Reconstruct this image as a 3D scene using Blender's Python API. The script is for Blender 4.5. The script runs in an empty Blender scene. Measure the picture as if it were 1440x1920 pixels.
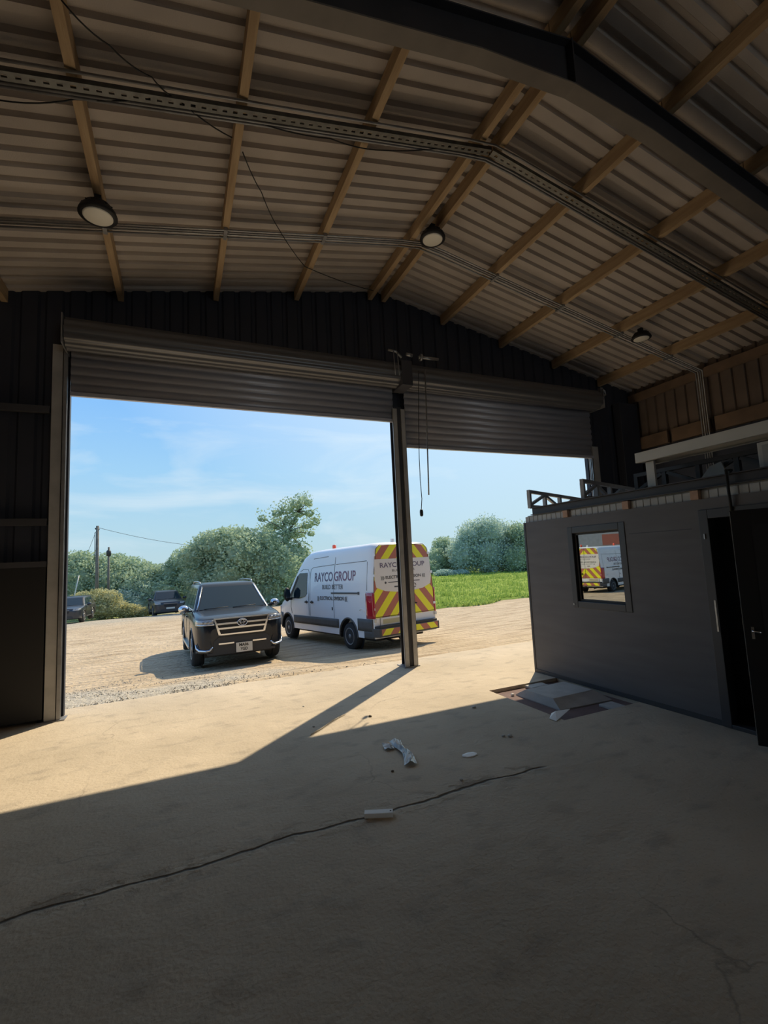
import bpy, bmesh, math, random
from mathutils import Vector, Matrix, noise
random.seed(7)
S = bpy.context.scene
COL = S.collection
R = math.radians
PI = math.pi

# ------------------------------------------------------------------ camera
FPX = 873.485
YAW, PITCH, ROLL, EYE = .416269, .101560585, -.048263843, 1.75
def cam_axes():
    cy, sy, cp, sp = math.cos(YAW), math.sin(YAW), math.cos(PITCH), math.sin(PITCH)
    f = Vector((sy*cp, cy*cp, sp)); r = Vector((cy, -sy, 0)); u = r.cross(f)
    c, s = math.cos(ROLL), math.sin(ROLL)
    return f, r*c+u*s, -r*s+u*c
cf, cr, cu = cam_axes()
cam = bpy.data.cameras.new('camera'); cam_ob = bpy.data.objects.new('camera', cam); COL.objects.link(cam_ob)
cam.sensor_fit = 'HORIZONTAL'; cam.sensor_width = 36; cam.lens = FPX/1440*36
cam.clip_start = .05; cam.clip_end = 800
m = Matrix((cr, cu, -cf)).transposed().to_4x4(); m.translation = (0, 0, EYE)
cam_ob.matrix_world = m
S.camera = cam_ob
# ------------------------------------------------------------------ light
S.view_settings.view_transform = 'Standard'; S.view_settings.look = 'None'
S.view_settings.exposure = 0.0; S.view_settings.gamma = 1.0
S.view_settings.use_curve_mapping = False
SUN_STRENGTH, SKY_STRENGTH = 5.0, 1.0
SUNV = Vector((2.63, 2.36, 3.88)).normalized()
sun = bpy.data.lights.new('sun', 'SUN'); sun.energy = SUN_STRENGTH; sun.angle = R(.6); sun.color = (1, .84, .60)
sun_ob = bpy.data.objects.new('sun', sun); COL.objects.link(sun_ob)
sun_ob.rotation_euler = SUNV.to_track_quat('Z', 'Y').to_euler()
W = bpy.data.worlds.new('sky'); S.world = W; W.use_nodes = True
def world():
    nt = W.node_tree; N = nt.nodes; L = nt.links; N.clear()
    out = N.new('ShaderNodeOutputWorld'); bg = N.new('ShaderNodeBackground'); bg.inputs[1].default_value = SKY_STRENGTH
    tc = N.new('ShaderNodeTexCoord'); sep = N.new('ShaderNodeSeparateXYZ'); L.new(tc.outputs['Generated'], sep.inputs[0])
    rmp = N.new('ShaderNodeValToRGB'); L.new(sep.outputs[2], rmp.inputs[0])
    e = rmp.color_ramp.elements
    e[0].position = 0; e[0].color = (.52, .70, .76, 1)
    e[1].position = .9; e[1].color = (.10, .24, .62, 1)
    for p, c in ((.08, (.46, .70, .84, 1)), (.19, (.36, .65, .93, 1)), (.31, (.26, .55, .97, 1)), (.5, (.20, .47, .92, 1))):
        x = e.new(p); x.color = c
    # clouds: thin streaks
    mp = N.new('ShaderNodeMapping'); mp.inputs['Scale'].default_value = (1.2, 1.2, 4.6); mp.inputs['Rotation'].default_value = (R(8), R(-6), 0)
    L.new(tc.outputs['Generated'], mp.inputs[0])
    nz = N.new('ShaderNodeTexNoise'); nz.inputs['Scale'].default_value = 2.1; nz.inputs['Detail'].default_value = 7; nz.inputs['Roughness'].default_value = .55; nz.inputs['Distortion'].default_value = .5
    L.new(mp.outputs[0], nz.inputs[0])
    cr_ = N.new('ShaderNodeValToRGB'); cr_.color_ramp.elements[0].position = .50; cr_.color_ramp.elements[1].position = .78
    cr_.color_ramp.elements[1].color = (.75, .75, .75, 1); L.new(nz.outputs[0], cr_.inputs[0])
    mx = N.new('ShaderNodeMixRGB'); mx.inputs[2].default_value = (.80, .90, .95, 1)
    L.new(cr_.outputs[0], mx.inputs[0]); L.new(rmp.outputs[0], mx.inputs[1])
    # haze brightening towards the sun
    dt = N.new('ShaderNodeVectorMath'); dt.operation = 'DOT_PRODUCT'; dt.inputs[1].default_value = SUNV
    L.new(tc.outputs['Generated'], dt.inputs[0])
    mr = N.new('ShaderNodeMapRange'); mr.inputs[1].default_value = .60; mr.inputs[2].default_value = 1.0; mr.inputs[3].default_value = 0; mr.inputs[4].default_value = .9
    L.new(dt.outputs['Value'], mr.inputs[0])
    m2 = N.new('ShaderNodeMixRGB'); m2.inputs[2].default_value = (.86, 1.0, 1.06, 1)
    L.new(mr.outputs[0], m2.inputs[0]); L.new(mx.outputs[0], m2.inputs[1])
    L.new(m2.outputs[0], bg.inputs[0]); L.new(bg.outputs[0], out.inputs[0])
world()
# added fill light behind the camera, brightening the hall from the rear opening
REAR_Y = -13.0
al = bpy.data.lights.new('rear_fill_light', 'AREA'); al.shape = 'RECTANGLE'; al.size = 4.6; al.size_y = 4.0; al.energy = 60; al.color = (1, .93, .84)
al_ob = bpy.data.objects.new('rear_fill_light', al); COL.objects.link(al_ob); al_ob.location = (5.6, REAR_Y+.1, 2.2); al_ob.rotation_euler = (R(90), 0, 0)

# ------------------------------------------------------------------ materials
MATS = {}
def mat(name, col, rough=.6, metal=0, var=0, scale=8, bump=0, col2=None, spec=.5, coat=0, trans=0, emis=None, stretch=None, bscale=None):
    if name in MATS: return MATS[name]
    m = bpy.data.materials.new(name); m.use_nodes = True; nt = m.node_tree; N = nt.nodes; L = nt.links
    b = N['Principled BSDF']; b.inputs['Base Color'].default_value = (*col, 1); b.inputs['Roughness'].default_value = rough; b.inputs['Metallic'].default_value = metal
    b.inputs['Specular IOR Level'].default_value = spec; b.inputs['Coat Weight'].default_value = coat
    b.inputs['Transmission Weight'].default_value = trans
    if emis: b.inputs['Emission Color'].default_value = (*emis, 1); b.inputs['Emission Strength'].default_value = 1
    if var or bump or col2:
        tc = N.new('ShaderNodeTexCoord'); mp = N.new('ShaderNodeMapping'); L.new(tc.outputs['Object'], mp.inputs[0])
        if stretch: mp.inputs['Scale'].default_value = stretch
        nz = N.new('ShaderNodeTexNoise'); nz.inputs['Scale'].default_value = scale; nz.inputs['Detail'].default_value = 6; L.new(mp.outputs[0], nz.inputs[0])
        if var or col2:
            mx = N.new('ShaderNodeMixRGB'); mr = N.new('ShaderNodeMapRange'); mr.inputs[1].default_value = .3; mr.inputs[2].default_value = .7
            L.new(nz.outputs[0], mr.inputs[0]); L.new(mr.outputs[0], mx.inputs[0])
            c2 = col2 or tuple(min(1, c*(1+var)) for c in col); c1 = col if col2 else tuple(c*(1-var) for c in col)
            mx.inputs[1].default_value = (*c1, 1); mx.inputs[2].default_value = (*c2, 1); L.new(mx.outputs[0], b.inputs['Base Color'])
        if bump:
            n2 = N.new('ShaderNodeTexNoise'); n2.inputs['Scale'].default_value = bscale or scale*5; n2.inputs['Detail'].default_value = 5; L.new(mp.outputs[0], n2.inputs[0])
            bp = N.new('ShaderNodeBump'); bp.inputs['Strength'].default_value = bump; bp.inputs['Distance'].default_value = .02; L.new(n2.outputs[0], bp.inputs['Height']); L.new(bp.outputs[0], b.inputs['Normal'])
    MATS[name] = m; return m
M_FLEECE = mat('roof_fleece', (.50, .45, .415), .95, var=.12, scale=1.5, bump=.15, bscale=90)
M_TIMBER = mat('sawn_timber', (.38, .26, .15), .8, col2=(.52, .38, .23), scale=3, stretch=(6, .6, 6), bump=.2)
M_TIMB_V = mat('timber_rail_wood', (.22, .15, .10), .8, var=.2, scale=3)
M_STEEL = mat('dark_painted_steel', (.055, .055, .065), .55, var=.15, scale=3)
M_FLANGE = mat('lit_flange_tone', (.20, .175, .15), .6, var=.15, scale=3)  # rafter steel lightened: ground light on the flange is in the colour
M_GALV = mat('galvanised_steel', (.42, .43, .44), .38, .85, var=.18, scale=14)
M_GALVD = mat('dull_galvanised_steel', (.30, .30, .31), .5, .6, var=.2, scale=6)
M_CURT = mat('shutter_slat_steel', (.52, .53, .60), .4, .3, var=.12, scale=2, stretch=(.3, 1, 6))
M_COIL = mat('shaded_coil_steel', (.17, .17, .18), .36, .5, var=.12, scale=2, stretch=(.3, 1, 6))  # shutter steel again, darkened so the coil's shade is in the colour
M_SAND = mat('pale_grit', (.80, .72, .58), .9)
M_CLAD = mat('anthracite_cladding', (.030, .034, .050), .6, var=.12, scale=2)
M_BRCLAD = mat('brown_lined_cladding', (.20, .155, .125), .9, var=.15, scale=2)
M_CABIN = mat('cabin_grey_board', (.135, .13, .135), .62, var=.10, scale=2.5, stretch=(1, .5, 4))
M_FRAME = mat('dark_window_frame', (.06, .062, .07), .45)
M_BLACK = mat('matt_black', (.012, .012, .014), .6)
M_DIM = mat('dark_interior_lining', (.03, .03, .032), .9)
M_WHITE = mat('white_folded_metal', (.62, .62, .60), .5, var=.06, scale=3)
M_WSTRIP = mat('pale_roof_sheet', (.46, .47, .47), .6, var=.1, scale=5)
M_JOIST = mat('joist_end_wood', (.52, .34, .25), .85, var=.15, scale=9)
M_COLUMN = mat('column_grey_paint', (.46, .45, .44), .5, .25, var=.15, scale=4)
M_RUBBER = mat('tyre_rubber', (.035, .035, .036), .85, var=.15, scale=20)
M_GLASSD = mat('tinted_car_glass', (.015, .03, .042), .05, spec=.42)
M_CHROME = mat('chrome', (.78, .78, .80), .12, 1)
M_ALLOY = mat('alloy_wheel', (.42, .43, .45), .3, .9)
M_CAR = mat('black_car_paint', (.010, .013, .020), .25, spec=.35, coat=.25)
M_CAR2 = mat('charcoal_car_paint', (.028, .031, .038), .3, spec=.5, coat=.3)
M_TRIMD = mat('dark_plastic_trim', (.04, .04, .042), .6)
M_TRIMG = mat('grey_plastic_trim', (.10, .095, .09), .65, var=.1, scale=5)
M_VAN = mat('white_van_paint', (.90, .91, .93), .3, spec=.5, coat=.4)
M_YEL = mat('reflective_yellow', (.95, .90, .03), .45)
M_RED = mat('reflective_red', (.52, .17, .11), .45)
M_VINYL = mat('pale_rear_vinyl', (.84, .80, .76), .4)
M_LAMP = mat('red_tail_lamp', (.45, .015, .03), .15, coat=1)
M_ORANGE = mat('amber_beacon', (.95, .12, .05), .25, coat=.6)
M_TXT1 = mat('slate_lettering', (.16, .13, .20), .5)
M_TXT2 = mat('maroon_lettering', (.26, .13, .20), .5)
M_TXT3 = mat('dark_grey_lettering', (.09, .085, .09), .5)
M_PLATE = mat('white_number_plate', (.72, .68, .60), .4)
M_PLATEY = mat('old_yellow_number_plate', (.55, .50, .30), .5)
M_HEAD = mat('headlamp_lens', (.35, .38, .42), .08, coat=1)
M_INK = mat('plate_ink', (.01, .01, .01), .5)
M_CONC = mat('pale_concrete', (.50, .49, .47), .85, var=.1, scale=6, bump=.3)
M_CONCR = mat('flare_tinted_concrete', (.17, .115, .11), .9, var=.15, scale=5, bump=.4)  # recess bottom, with the lens flare's red tint put into the colour
M_PAPER = mat('white_paper', (.92, .91, .88), .6)
M_PLASTIC = mat('clear_plastic_film', (.55, .55, .55), .15, trans=.6)
M_WIRE = mat('black_cable', (.02, .02, .02), .6)
M_POLE = mat('weathered_pole_wood', (.16, .15, .13), .9, var=.2, scale=6)
M_BARK = mat('tree_bark', (.10, .08, .06), .9, var=.25, scale=7)
M_STONE = mat('gravel_stone', (.40, .36, .29), .9, var=.4, scale=22)
M_DIFF = mat('lamp_diffuser', (.85, .82, .74), .35, spec=.6)
M_GLASSW = None
def leafmat(name, c1, c2):
    m = bpy.data.materials.new(name); m.use_nodes = True; nt = m.node_tree; N = nt.nodes; L = nt.links
    N.remove(N['Principled BSDF']); out = N['Material Output']
    tc = N.new('ShaderNodeTexCoord'); nz = N.new('ShaderNodeTexNoise'); nz.inputs['Scale'].default_value = 1.3; nz.inputs['Detail'].default_value = 5; L.new(tc.outputs['Object'], nz.inputs[0])
    mr = N.new('ShaderNodeMapRange'); mr.inputs[1].default_value = .35; mr.inputs[2].default_value = .65; L.new(nz.outputs[0], mr.inputs[0])
    mx = N.new('ShaderNodeMixRGB'); mx.inputs[1].default_value = (*c1, 1); mx.inputs[2].default_value = (*c2, 1); L.new(mr.outputs[0], mx.inputs[0])
    d = N.new('ShaderNodeBsdfDiffuse'); t = N.new('ShaderNodeBsdfTranslucent'); s = N.new('ShaderNodeMixShader'); s.inputs[0].default_value = .35
    L.new(mx.outputs[0], d.inputs[0]); L.new(mx.outputs[0], t.inputs[0]); L.new(d.outputs[0], s.inputs[1]); L.new(t.outputs[0], s.inputs[2]); L.new(s.outputs[0], out.inputs[0])
    return m
M_LEAF = leafmat('hedge_leaves', (.34, .44, .30), (.56, .66, .46))  # leaf colours here and below lightened to hold the glare haze
M_LEAFP = leafmat('pale_bush_leaves', (.40, .52, .44), (.64, .74, .62))
M_LEAFY = leafmat('yellow_green_shrub_leaves', (.46, .46, .24), (.70, .66, .38))
M_GRASS = leafmat('field_grass', (.24, .36, .07), (.42, .52, .14))

def glossy_window():
    m = bpy.data.materials.new('cabin_window_glass'); m.use_nodes = True; nt = m.node_tree; N = nt.nodes; L = nt.links
    N.remove(N['Principled BSDF']); out = N['Material Output']
    g = N.new('ShaderNodeBsdfGlossy'); g.inputs['Roughness'].default_value = .0; g.inputs['Color'].default_value = (.95, .97, .95, 1)
    t = N.new('ShaderNodeBsdfTransparent'); t.inputs[0].default_value = (.7, .75, .72, 1)
    s = N.new('ShaderNodeMixShader'); s.inputs[0].default_value = .33
    L.new(t.outputs[0], s.inputs[1]); L.new(g.outputs[0], s.inputs[2]); L.new(s.outputs[0], out.inputs[0]); return m
M_GLASSW = glossy_window()

def ground_mats():
    # outside dirt : sandy, gravel patches, wheel tracks, green verge
    m = bpy.data.materials.new('compacted_sandy_dirt'); m.use_nodes = True; nt = m.node_tree; N = nt.nodes; L = nt.links
    b = N['Principled BSDF']; b.inputs['Roughness'].default_value = .95; b.inputs['Specular IOR Level'].default_value = .1
    tc = N.new('ShaderNodeTexCoord')
    def nz(sc, det=6, st=None):
        n = N.new('ShaderNodeTexNoise'); n.inputs['Scale'].default_value = sc; n.inputs['Detail'].default_value = det
        if st:
            mp = N.new('ShaderNodeMapping'); mp.inputs['Scale'].default_value = st; mp.inputs['Rotation'].default_value = (0, 0, R(-12)); L.new(tc.outputs['Object'], mp.inputs[0]); L.new(mp.outputs[0], n.inputs[0])
        else: L.new(tc.outputs['Object'], n.inputs[0])
        return n
    def mr(src, a, c, lo=0, hi=1):
        n = N.new('ShaderNodeMapRange'); n.inputs[1].default_value = a; n.inputs[2].default_value = c; n.inputs[3].default_value = lo; n.inputs[4].default_value = hi; L.new(src, n.inputs[0]); return n.outputs[0]
    def mix(f, a, c):
        n = N.new('ShaderNodeMixRGB'); L.new(f, n.inputs[0])
        for i, v in ((1, a), (2, c)):
            if isinstance(v, tuple): n.inputs[i].default_value = (*v, 1)
            else: L.new(v, n.inputs[i])
        return n.outputs[0]
    def math_(op, a, c):
        n = N.new('ShaderNodeMath'); n.operation = op
        for i, v in ((0, a), (1, c)):
            if isinstance(v, (int, float)): n.inputs[i].default_value = v
            else: L.new(v, n.inputs[i])
        return n.outputs[0]
    base = mix(mr(nz(.9).outputs[0], .3, .7), (.50, .395, .27), (.62, .50, .355))
    base = mix(mr(nz(2.2, 8, (.35, 2.2, 1)).outputs[0], .50, .68), base, (.38, .29, .19))
    fine = mr(nz(26, 4).outputs[0], .56, .66, 0, .55); base = mix(fine, base, (.36, .30, .23))
    sep = N.new('ShaderNodeSeparateXYZ'); L.new(tc.outputs['Object'], sep.inputs[0])
    w = mr(nz(.7).outputs[0], 0, 1, -2.2, 2.2)
    # gravel zone: x<1.5 , y 7.5..11
    gx = math_('MULTIPLY', mr(math_('ADD', sep.outputs[0], w), 1.8, .6), mr(math_('ADD', sep.outputs[1], w), 10.4, 9.2))
    grav = mix(mr(nz(45, 3).outputs[0], .42, .60), (.30, .28, .24), (.62, .60, .54))
    base = mix(math_('MULTIPLY', gx, .75), base, grav)
    # grey gravel far left and verge
    gl = math_('MULTIPLY', mr(math_('ADD', sep.outputs[0], w), 1.5, 0), mr(math_('ADD', sep.outputs[1], w), 27, 31))
    base = mix(math_('MULTIPLY', gl, .6), base, (.40, .39, .34))
    gv = math_('MULTIPLY', mr(math_('ADD', sep.outputs[0], w), -.8, -1.6), mr(math_('ADD', sep.outputs[1], w), 35, 37))
    base = mix(gv, base, mix(mr(nz(3).outputs[0], .4, .6), (.22, .28, .09), (.42, .40, .20)))
    far = mr(sep.outputs[1], 38, 41); base = mix(far, base, (.20, .26, .10))
    L.new(base, b.inputs['Base Color'])
    bp = N.new('ShaderNodeBump'); bp.inputs['Strength'].default_value = 1.0; bp.inputs['Distance'].default_value = .09
    hh = math_('ADD', nz(9, 8).outputs[0], math_('MULTIPLY', nz(2.2, 6, (.35, 2.4, 1)).outputs[0], 1.5)); L.new(hh, bp.inputs['Height']); L.new(bp.outputs[0], b.inputs['Normal'])
    MATS['dirt'] = m
    # concrete floor with dust, tyre scuffs and a crack along a joint
    m = bpy.data.materials.new('dusty_concrete'); m.use_nodes = True; nt = m.node_tree; N = nt.nodes; L = nt.links
    b = N['Principled BSDF']; b.inputs['Roughness'].default_value = .85; b.inputs['Specular IOR Level'].default_value = .25
    tc = N.new('ShaderNodeTexCoord')
    base = mix(mr(nz(.8, 7).outputs[0], .3, .7), (.50, .425, .325), (.64, .545, .42))
    base = mix(mr(nz(3.5, 9, (1, 1.7, 1)).outputs[0], .55, .70, 0, .55), base, (.36, .31, .25))
    base = mix(mr(nz(60, 3).outputs[0], .60, .70, 0, .35), base, (.30, .26, .22))
    # hairline cracks
    vo = N.new('ShaderNodeTexVoronoi'); vo.feature = 'DISTANCE_TO_EDGE'; vo.inputs['Scale'].default_value = .38
    mp = N.new('ShaderNodeMapping'); mp.inputs['Location'].default_value = (.31, .7, 0); L.new(tc.outputs['Object'], mp.inputs[0])
    nd = nz(2.5, 6); vm = N.new('ShaderNodeVectorMath'); vm.operation = 'MULTIPLY_ADD'; vm.inputs[1].default_value = (.5, .5, 0); L.new(nd.outputs[1], vm.inputs[0]); L.new(mp.outputs[0], vm.inputs[2]); L.new(vm.outputs[0], vo.inputs[0])
    base = mix(math_('MULTIPLY', mr(vo.outputs[0], .004, .0, 0, .5), mr(nz(1.1, 2).outputs[0], .5, .62)), base, (.20, .17, .14))
    # main joint at y=3.19 , x<2.75
    sep = N.new('ShaderNodeSeparateXYZ'); L.new(tc.outputs['Object'], sep.inputs[0])
    wob = mr(nz(2.0, 8).outputs[0], 0, 1, -.09, .09)
    dist = math_('ABSOLUTE', math_('SUBTRACT', math_('ADD', sep.outputs[1], wob), 3.19), 0)
    lx = mr(sep.outputs[0], 2.76, 2.7)
    line = math_('MULTIPLY', mr(dist, .016, .004), lx)
    rough = math_('MULTIPLY', math_('MULTIPLY', mr(dist, .16, .02), mr(nz(7, 6).outputs[0], .5, .62)), lx)
    base = mix(math_('MULTIPLY', rough, .45), base, (.22, .19, .16)); base = mix(line, base, (.10, .085, .07))
    L.new(base, b.inputs['Base Color'])
    bp = N.new('ShaderNodeBump'); bp.inputs['Strength'].default_value = .5; bp.inputs['Distance'].default_value = .03
    hh = math_('SUBTRACT', math_('ADD', nz(5, 9).outputs[0], math_('MULTIPLY', nz(40, 4).outputs[0], .25)), math_('ADD', line, math_('MULTIPLY', rough, .5))); L.new(hh, bp.inputs['Height']); L.new(bp.outputs[0], b.inputs['Normal'])
    MATS['concrete_floor'] = m
ground_mats()

# ------------------------------------------------------------------ helpers
def tag(o, label=None, cat=None, group=None, kind=None):
    if label: o['label'] = label
    if cat: o['category'] = cat
    if group: o['group'] = group
    if kind: o['kind'] = kind
    return o
def empty(name, loc=(0, 0, 0), rot=(0, 0, 0), label=None, cat=None, group=None):
    o = bpy.data.objects.new(name, None); COL.objects.link(o); o.location = loc; o.rotation_euler = rot; o.empty_display_size = .1
    return tag(o, label, cat, group)
class MB:
    def __init__(s): s.v = []; s.f = []; s.sm = []
    def face(s, pts, smooth=False):
        n = len(s.v); s.v += [tuple(p) for p in pts]; s.f.append(tuple(range(n, n+len(pts)))); s.sm.append(smooth); return s
    def box(s, a, b, rot=0, piv=None):
        x0, y0, z0 = a; x1, y1, z1 = b; P = [Vector(p) for p in ((x0,y0,z0),(x1,y0,z0),(x1,y1,z0),(x0,y1,z0),(x0,y0,z1),(x1,y0,z1),(x1,y1,z1),(x0,y1,z1))]
        if rot:
            pv = Vector(piv or ((x0+x1)/2, (y0+y1)/2, 0)); Q = Matrix.Rotation(rot, 3, 'Z'); P = [Q@(p-pv)+pv for p in P]
        n = len(s.v); s.v += [tuple(p) for p in P]
        for f in ((0,3,2,1),(4,5,6,7),(0,1,5,4),(1,2,6,5),(2,3,7,6),(3,0,4,7)): s.f.append(tuple(n+i for i in f)); s.sm.append(False)
        return s
    def bar(s, p, q, w, h, up=(0, 0, 1)):
        p, q = Vector(p), Vector(q); d = (q-p).normalized(); side = d.cross(Vector(up))
        if side.length < 1e-4: side = d.cross(Vector((1, 0, 0)))
        side.normalize(); u = side.cross(d)
        P = [e+side*a*w/2+u*b*h/2 for e in (p, q) for a, b in ((-1,-1),(1,-1),(1,1),(-1,1))]
        n = len(s.v); s.v += [tuple(x) for x in P]
        for f in ((0,3,2,1),(4,5,6,7),(0,1,5,4),(1,2,6,5),(2,3,7,6),(3,0,4,7)): s.f.append(tuple(n+i for i in f)); s.sm.append(False)
        return s
    def tube(s, pts, r, n=8, caps=True):
        pts = [Vector(p) for p in pts]; rr = r if isinstance(r, (list, tuple)) else [r]*len(pts); base = len(s.v); ref = None
        for i, p in enumerate(pts):
            d = (pts[min(i+1, len(pts)-1)]-pts[max(i-1, 0)]).normalized()
            if ref is None: ref = Vector((0, 0, 1)) if abs(d.z) < .9 else Vector((1, 0, 0))
            a = d.cross(ref).normalized(); b = a.cross(d).normalized(); ref = b
            for k in range(n):
                t = 2*PI*k/n; s.v.append(tuple(p+(a*math.cos(t)+b*math.sin(t))*rr[i]))
        for i in range(len(pts)-1):
            for k in range(n):
                s.f.append((base+i*n+k, base+i*n+(k+1) % n, base+(i+1)*n+(k+1) % n, base+(i+1)*n+k)); s.sm.append(True)
        if caps:
            s.f.append(tuple(base+k for k in range(n))[::-1]); s.sm.append(False); e = base+(len(pts)-1)*n; s.f.append(tuple(e+k for k in range(n))); s.sm.append(False)
        return s
    def lathe(s, prof, c=(0, 0, 0), axis='Z', n=24, caps=True):
        base = len(s.v); c = Vector(c)
        for r, h in prof:
            for k in range(n):
                t = 2*PI*k/n; a, b = r*math.cos(t), r*math.sin(t)
                s.v.append(tuple(c+Vector({'Z': (a, b, h), 'X': (h, a, b), 'Y': (b, h, a)}[axis])))
        for i in range(len(prof)-1):
            for k in range(n): s.f.append((base+i*n+k, base+i*n+(k+1) % n, base+(i+1)*n+(k+1) % n, base+(i+1)*n+k)); s.sm.append(True)
        if caps:
            s.f.append(tuple(base+k for k in range(n))[::-1]); s.sm.append(False); e = base+(len(prof)-1)*n; s.f.append(tuple(e+k for k in range(n))); s.sm.append(False)
        return s
    def prism(s, poly, fn, t0, t1):
        n = len(poly); b = len(s.v)
        s.v += [tuple(fn(*p, t0)) for p in poly]+[tuple(fn(*p, t1)) for p in poly]
        s.f.append(tuple(b+i for i in range(n))); s.f.append(tuple(b+n+i for i in range(n))[::-1]); s.sm += [False]*2
        for i in range(n): s.f.append((b+i, b+n+i, b+n+(i+1) % n, b+(i+1) % n)); s.sm.append(False)
        return s
    def grid(s, nu, nv, fn, smooth=True):
        b = len(s.v)
        for i in range(nu):
            for j in range(nv): s.v.append(tuple(fn(i, j)))
        for i in range(nu-1):
            for j in range(nv-1): s.f.append((b+i*nv+j, b+(i+1)*nv+j, b+(i+1)*nv+j+1, b+i*nv+j+1)); s.sm.append(smooth)
        return s
    def mesh(s, name):
        me = bpy.data.meshes.new(name); me.from_pydata(s.v, [], s.f); me.polygons.foreach_set('use_smooth', s.sm); me.update()
        return me
    def build(s, name, m, parent=None, bevel=0, recalc=True, solid=0, label=None):
        me = s.mesh(name)
        if recalc:
            bm = bmesh.new(); bm.from_mesh(me); bmesh.ops.recalc_face_normals(bm, faces=bm.faces); bm.to_mesh(me); bm.free()
        me.materials.append(m); o = bpy.data.objects.new(name, me); COL.objects.link(o)
        if parent: o.parent = parent
        if bevel:
            md = o.modifiers.new('bevel', 'BEVEL'); md.width = bevel; md.segments = 2; md.limit_method = 'ANGLE'; md.angle_limit = R(40)
        if solid:
            md = o.modifiers.new('solid', 'SOLIDIFY'); md.thickness = solid
        if label: o['label'] = label
        return o
def children(o): return [c for c in bpy.data.objects if c.parent == o]
def copy_tree(o, parent=None):
    c = o.copy(); COL.objects.link(c)
    if parent: c.parent = parent
    for ch in children(o): copy_tree(ch, c)
    return c
def rayd(x, y): return cf+cr*(x-720)/FPX-cu*(y-960)/FPX
EYEP = Vector((0, 0, EYE))
def on(x, y, axis, val):
    d = rayd(x, y); return EYEP+d*((val-EYEP[axis])/d[axis])
def text_mesh(txt, size, width=None, bold=0, spacing=1.0):
    c = bpy.data.curves.new('lettering', 'FONT'); c.body = txt; c.size = size; c.offset = bold; c.resolution_u = 3; c.space_character = spacing
    o = bpy.data.objects.new('lettering', c); COL.objects.link(o); bpy.context.view_layer.update()
    me = bpy.data.meshes.new_from_object(o.evaluated_get(bpy.context.evaluated_depsgraph_get())); bpy.data.objects.remove(o); bpy.data.curves.remove(c)
    xs = [v.co.x for v in me.vertices]; ys = [v.co.y for v in me.vertices]
    x0, x1 = min(xs), max(xs); y0, y1 = min(0, min(ys)), max(ys); k = (width/(x1-x0)) if width else 1
    for v in me.vertices: v.co.x = (v.co.x-x0)*k
    return me, (x1-x0)*k
def text_on(name, txt, size, width, fn, m, parent, bold=0, spacing=1.0):
    me, w = text_mesh(txt, size, width, bold, spacing)
    for v in me.vertices: v.co = Vector(fn(v.co.x, v.co.y))
    me.materials.clear(); me.materials.append(m); o = bpy.data.objects.new(name, me); COL.objects.link(o); o.parent = parent; return o

# ------------------------------------------------------------------ building constants
D = 7.12                       # inner face of the front gable
XR, ZR, SL = 3.22, 6.30, .195  # ridge x, purlin underside height at ridge, slope
XE0, XE1 = -2.95, 9.40
def pz(x): return ZR-SL*abs(x-XR)
PUR_H = .17
LX0, LX1, LZ = -1.33, 3.33, 4.12      # left opening
RX0, RX1, RZ = 3.60, 7.95, 3.69       # right opening

# floor : one slab with a square recess beside the cabin
PX0, PX1, PY0, PY1 = 3.66, 4.80, 3.90, 5.20
def build_floor():
    b = MB()
    xs = [XE0-.2, PX0, PX1, XE1+.2]; ys = [REAR_Y, PY0, PY1, 7.50]
    for i in range(3):
        for j in range(3):
            if (i, j) == (1, 1): continue
            b.face([(xs[i], ys[j], 0), (xs[i+1], ys[j], 0), (xs[i+1], ys[j+1], 0), (xs[i], ys[j+1], 0)])
    # slab edge outside, slightly broken
    n = 60; pts = [(xs[0]+(xs[3]-xs[0])*i/n, 7.50+.05*noise.noise(Vector((i*.6, 0, 0)))) for i in range(n+1)]
    for i in range(n):
        a, c = pts[i], pts[i+1]
        b.face([(a[0], 7.5, 0), (c[0], 7.5, 0), (c[0], c[1]+.06, -.008), (a[0], a[1]+.06, -.008)])
        b.face([(a[0], a[1]+.06, -.008), (c[0], c[1]+.06, -.008), (c[0], c[1]+.10, -.3), (a[0], a[1]+.10, -.3)])
    # recess sides and bottom
    z = -.045; P = [(PX0, PY0), (PX1, PY0), (PX1, PY1), (PX0, PY1)]
    for i in range(4):
        a, c = P[i], P[(i+1) % 4]; b.face([(*a, 0), (*a, z), (*c, z), (*c, 0)])
    return tag(b.build('floor', MATS['concrete_floor'], recalc=False), kind='structure')
build_floor()
tag(MB().box((PX0, PY0, -.08), (PX1, PY1, -.045)).build('trim_1', M_CONCR), kind='structure')

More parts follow.
